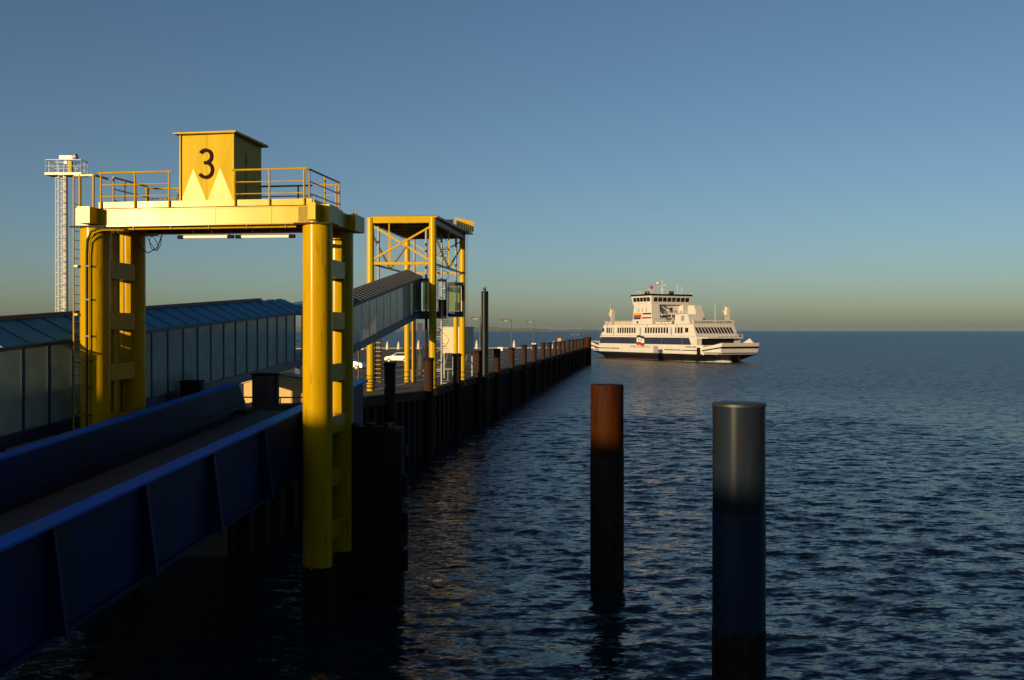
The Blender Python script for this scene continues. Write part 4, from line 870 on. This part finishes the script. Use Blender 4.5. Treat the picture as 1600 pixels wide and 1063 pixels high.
# house on the near and far side, wheelhouse bridging between
c0, c1 = S(988.4), S(1017.5)
for sg in (-1, 1):
    hs = MB().hexa([(c0-.3,sg*7.9,11.4),(c1+.3,sg*7.9,11.4),(c1+.3,sg*4.6,11.4),(c0-.3,sg*4.6,11.4)], [(c0+.6,sg*7.8,17.7),(c1-.1,sg*7.8,17.7),(c1-.1,sg*4.7,17.7),(c0+.6,sg*4.7,17.7)]).build('casing', 'shipwhite', fe)
    def stripe(pa, pb, z0, z1, m):
        a, b = S(pa), S(pb); MB().box(a, b, min(sg*7.8, sg*7.96), max(sg*7.8, sg*7.96), z0, z1).build('stripe', m, hs)
    stripe(990.2, 1001.8, 14.4, 15.0, 'gold'); stripe(990, 1001.4, 13.7, 14.35, 'red'); stripe(989.8, 1000.5, 13.0, 13.65, 'shipblue')
    stripe(1004, 1017, 14.5, 15.0, 'shipblue'); stripe(1002.5, 1017, 13.2, 13.7, 'red')
    stripe(994.5, 997, 11.7, 12.4, 'winglass')
    for px in (997, 1003, 1009): stripe(px, px+.8, 15.4, 16.6, 'grey')
wz0, wz1 = 17.7, 20.5
MB().hexa([(c0-.2,-7.6,wz0),(c1-.4,-7.6,wz0),(c1-.4,7.6,wz0),(c0-.2,7.6,wz0)], [(c0-.7,-8.1,wz1),(c1+.25,-8.1,wz1),(c1+.25,8.1,wz1),(c0-.7,8.1,wz1)]).build('wheelhouse', 'shipwhite', fe)
MB().hexa([(c0-1.0,-8.4,wz1),(c1+.5,-8.4,wz1),(c1+.5,8.4,wz1),(c0-1.0,8.4,wz1)], [(c0-.7,-8.1,wz1+.55),(c1+.25,-8.1,wz1+.55),(c1+.25,8.1,wz1+.55),(c0-.7,8.1,wz1+.55)]).build('wheelhouse_roof', 'shipblack', fe)
def lerp(a, b, t): return a+(b-a)*t
for i in range(5):       # side windows
    a = lerp(c0+.3, c1-.6, i/5)+.15; b = lerp(c0+.3, c1-.6, (i+1)/5)-.25
    for sg in (-1, 1): MB().hexa([(a,sg*7.85,18.7),(b,sg*7.85,18.7),(b,sg*7.95,18.7),(a,sg*7.95,18.7)], [(a-.05,sg*7.96,20.0),(b+.05,sg*7.96,20.0),(b+.05,sg*8.10,20.0),(a-.05,sg*8.10,20.0)]).build('wheelhouse_window', 'winglass', fe)
for i in range(8):       # forward and aft windows
    a = -7.2+i*1.8+.22; b = a+1.38
    for xa, xb in ((c1-.16, c1+.13), (c0-.38, c0-.62)):
        MB().hexa([(xa-.06,a,18.6),(xa+.06,a,18.6),(xa+.06,b,18.6),(xa-.06,b,18.6)], [(xb-.06,a,19.95),(xb+.06,a,19.95),(xb+.06,b,19.95),(xb-.06,b,19.95)]).build('wheelhouse_window', 'winglass', fe)
MB().box(c0+1.2, c1-2.2, -4.6, 4.6, 11.4, 17.7).build('middle_house', 'shipwhite', fe)
MB().box(c1-2.25, c1-2.1, -3.2, -1.9, 12.2, 14.2).build('door', 'grey', fe); MB().box(c1-2.25, c1-2.1, 1.0, 2.0, 14.9, 16.8).build('door', 'winglass', fe); MB().box(c1-2.25, c1-2.1, -4.4, -2.6, 14.6, 17.3).build('louvre_panel', 'grey', fe)
MB().box(c1-2.2, c1+2.5, -4.4, 7.6, 14.35, 14.55).build('mid_deck', 'shipwhite', fe)
railing((c1+2.4,-4.3,14.55), (c1+2.4,7.4,14.55), 8, fe, mm='shipwhite', zs=(.5, 1.05), r=.05, post=.05)
MB().bar((c1-1.6,-3.4,17.6),(c1+1.2,-.2,14.6),.9,.14).build('stair', 'shipwhite', fe); MB().bar((c1+2.2,.5,14.4),(c1+5.6,1.5,11.5),.9,.14).build('stair', 'shipwhite', fe)
MB().box(c1+.3, c1+.6, 1.2, 1.75, 15.2, 15.9).build('lifebuoy_box', 'red', fe)
# rescue boat and rafts on the lounge roof
rb = MB().hexa([(c1+1.5,-7.2,12.2),(c1+6.3,-7.2,12.2),(c1+6.3,-5.6,12.2),(c1+1.5,-5.6,12.2)], [(c1+.9,-7.6,13.3),(c1+7.3,-7.6,13.3),(c1+7.3,-5.2,13.3),(c1+.9,-5.2,13.3)]).build('rescue_boat', 'grey', fe)
MB().box(c1+3.2, c1+4.6, -6.9, -5.9, 13.3, 13.9).build('boat_console', 'shipblue', rb)
for s in (c1+1.6, c1+6.6): MB().tube([(s,-5.0,11.4),(s,-5.0,14.6),(s,-5.8,15.3),(s,-6.6,15.2)], .12, 6).build('davit_arm', 'shipwhite', fe)
d0, d1 = S(1053.5), S(1074)
MB().hexa([(d0,-7.85,11.4),(d1+1,-7.85,11.4),(d1+1,-2.5,11.4),(d0,-2.5,11.4)], [(d0+.2,-7.8,14.3),(d1,-7.8,14.3),(d1,-2.6,14.3),(d0+.2,-2.6,14.3)]).build('deck_house', 'shipwhite', fe)
MB().box(d0+3.3, d0+4.7, -7.95, -7.8, 12.3, 13.9).build('side_door', 'grey', fe)
railing((d0,-7.6,14.3), (d1,-7.6,14.3), 6, fe, mm='shipwhite', zs=(.5, 1.05), r=.045, post=.045)
MB().hexa([(5,4.6,11.4),(10.5,4.6,11.4),(10.5,7.9,11.4),(5,7.9,11.4)], [(5,4.8,17.4),(8.2,4.8,17.4),(8.2,7.7,17.4),(5,7.7,17.4)]).build('funnel_casing', 'shipwhite', fe)
for a, b in ((-24, c0-.6), (c1+.5, d0-.3)): railing((a,-7.7,11.4), (b,-7.7,11.4), 9, fe, mm='shipwhite', zs=(.4, .75, 1.1), r=.04, post=.045)
MB().box(-19.5, -9.2, -7.0, -4.5, 11.4, 12.5).build('bench_box', 'cream', fe)
for a, b, z in ((-25.6, 24.6, 7.62), (-24.4, 23.2, 11.3)):
    for sg in (-1, 1): MB().box(a, b, sg*8.06-.05, sg*8.06+.05, z, z+.1).build('deck_moulding', 'grey', fe)
for sg in (-1, 1):
    for px in (959, 1000.5, 1049): MB().box(S(px)-.3, S(px)+.3, min(sg*7.9, sg*8.06), max(sg*7.9, sg*8.06), 8.0, 10.3).build('side_door', 'grey', fe)
    for px in (949, 972, 1012, 1040, 1058): MB().box(S(px)-.12, S(px)+.12, min(sg*7.95, sg*8.1), max(sg*7.95, sg*8.1), 10.75, 11.0).build('side_lamp', 'winglass', fe)
    for k in range(5): MB().cyl((c1+1.6+k*1.7, sg*7.3, 11.75), (c1+2.8+k*1.7, sg*7.3, 11.75), .33, n=10).build('life_raft', 'white', fe)
railing((c0+.7,-7.9,wz1+.55), (c1-.1,-7.9,wz1+.55), 6, fe, mm='shipwhite', zs=(.5, .95), r=.04, post=.04, name='roof_rail')
railing((c1+.05,-7.9,wz1+.55), (c1+.05,7.9,wz1+.55), 8, fe, mm='shipwhite', zs=(.5, .95), r=.04, post=.04, name='roof_rail')
# end light towers
for sg, y in ((-1, -6), (1, 6), (-1, 6), (1, -1.5)):
    if sg > 0 and y < 0: continue
    X = sg*22.4
    t = MB().box(X-.65, X+.65, y-.65, y+.65, 11.4, 15.2).build('end_tower', 'shipwhite', fe)
    MB().box(X-1.0, X+1.0, y-.9, y+.9, 15.2, 15.4).build('tower_deck', 'shipwhite', t); MB().box(X-.45, X+.7, y-.5, y+.5, 15.4, 16.5).build('lamp_house', 'cream', t)
    MB().cyl((X-.8,y,15.4),(X-.8,y,18.4 if sg < 0 else 17.3),.22,n=10).build('vent_pipe', 'grey', t)
    for a in (-.45, .35): MB().box(X+a-.16, X+a+.16, y-.7, y-.63, 12.4, 14.2).build('vent_slot', 'winglass', t)
    railing((X-1.3,y-1.2,15.5), (X+1.3,y-1.2,15.5), 3, t, mm='shipwhite', zs=(.9,), r=.04, post=.04, name='tower_rail') if 0 else None
# masts
zr = wz1+.55
mt = MB().cyl((-2.2,0,zr),(-2.2,0,25.8),.22,.12,n=8).build('mast', 'shipwhite', fe)
MB().bar((-2.2,-1.8,23.6),(-2.2,1.8,23.6),.16).bar((-3.2,0,22.6),(-1.0,0,22.6),.14).build('yard', 'shipwhite', mt)
MB().lathe([(.1,24.2),(.65,24.5),(.7,24.9),(.3,25.2)], 10, (-2.2,-1.6)).build('radar_dome', 'shipwhite', mt); MB().box(-3.4,-1.2,.6,.9,24.1,24.35).build('radar_bar', 'shipwhite', mt)
for x, y, h in ((-5,-3,23.2), (1.2,3.5,24.4), (1.4,5.2,23.6), (-4.4,4,22.8), (-6.2,-6,22.2)): MB().cyl((x,y,zr),(x,y,h),.07,n=6).build('antenna', 'shipwhite', fe)
for x, y in ((-4.2,-4.6), (.5,1.5)): MB().box(x-.7,x+.7,y-.6,y+.6,zr,zr+1.1).build('roof_vent', 'shipblack', fe)
fl = MB().cyl((-6.8,0,zr),(-6.8,0,24.2),.06,n=6).build('flag_pole', 'shipwhite', fe); 
MB().hexa([(-8.6,-.2,23.2),(-6.85,0,23.0),(-6.85,.04,23.0),(-8.6,-.16,23.2)], [(-8.6,-.2,24.3),(-6.85,0,24.1),(-6.85,.04,24.1),(-8.6,-.16,24.3)]).build('flag', 'red', fl)
MB().cyl((17.5,5.5,11.4),(17.5,5.5,17.9),.09,.06,n=8).build('flag_pole', 'shipwhite', fe); MB().cyl((-16,5.5,11.4),(-16,5.5,17.5),.09,.06,n=8).build('flag_pole', 'shipwhite', fe)
bw = MB()
for sg in (-1, 1):
    vs = []
    for i in range(15):
        t = i/14; x = 33.2-t*22; y = sg*(1.2+6.9*t**.6+.5*t); h = .55*(1-t)**1.2*(.7+.5*random.random())+.06
        vs += [(x, y, -.1), (x+.1, y+sg*(.5+.3*random.random()), h), (x, y+sg*(1.3+.9*t), -.1)]
    bw.add(vs, [(3*i+a, 3*i+3+a, 3*i+4+a, 3*i+1+a) for i in range(14) for a in (0, 1)])
o = bw.build('bow_foam', 'foam'); o.location = FC; o.rotation_euler = (0, 0, math.atan2(hy_, hx_)); o['kind'] = 'stuff'; tag(o, 'thin white foam thrown up at the bow of the ferry', 'foam')
print('objects', len(bpy.data.objects))

# ------------------------------------------------------------------ haze: even thin air round everything
hm = bpy.data.materials.new('haze_air'); hm.use_nodes = True; hn = hm.node_tree.nodes; hn.remove(hn['Principled BSDF'])
pv = hn.new('ShaderNodeVolumePrincipled'); pv.inputs['Color'].default_value = (.30, .55, 1, 1); pv.inputs['Density'].default_value = 1.1e-5; pv.inputs['Anisotropy'].default_value = .0
hm.node_tree.links.new(pv.outputs[0], hn['Material Output'].inputs['Volume'])
hz_ = MB().box(-29000, 29000, -3500, 29500, -4, 90).build('haze', hm); hz_['kind'] = 'stuff'
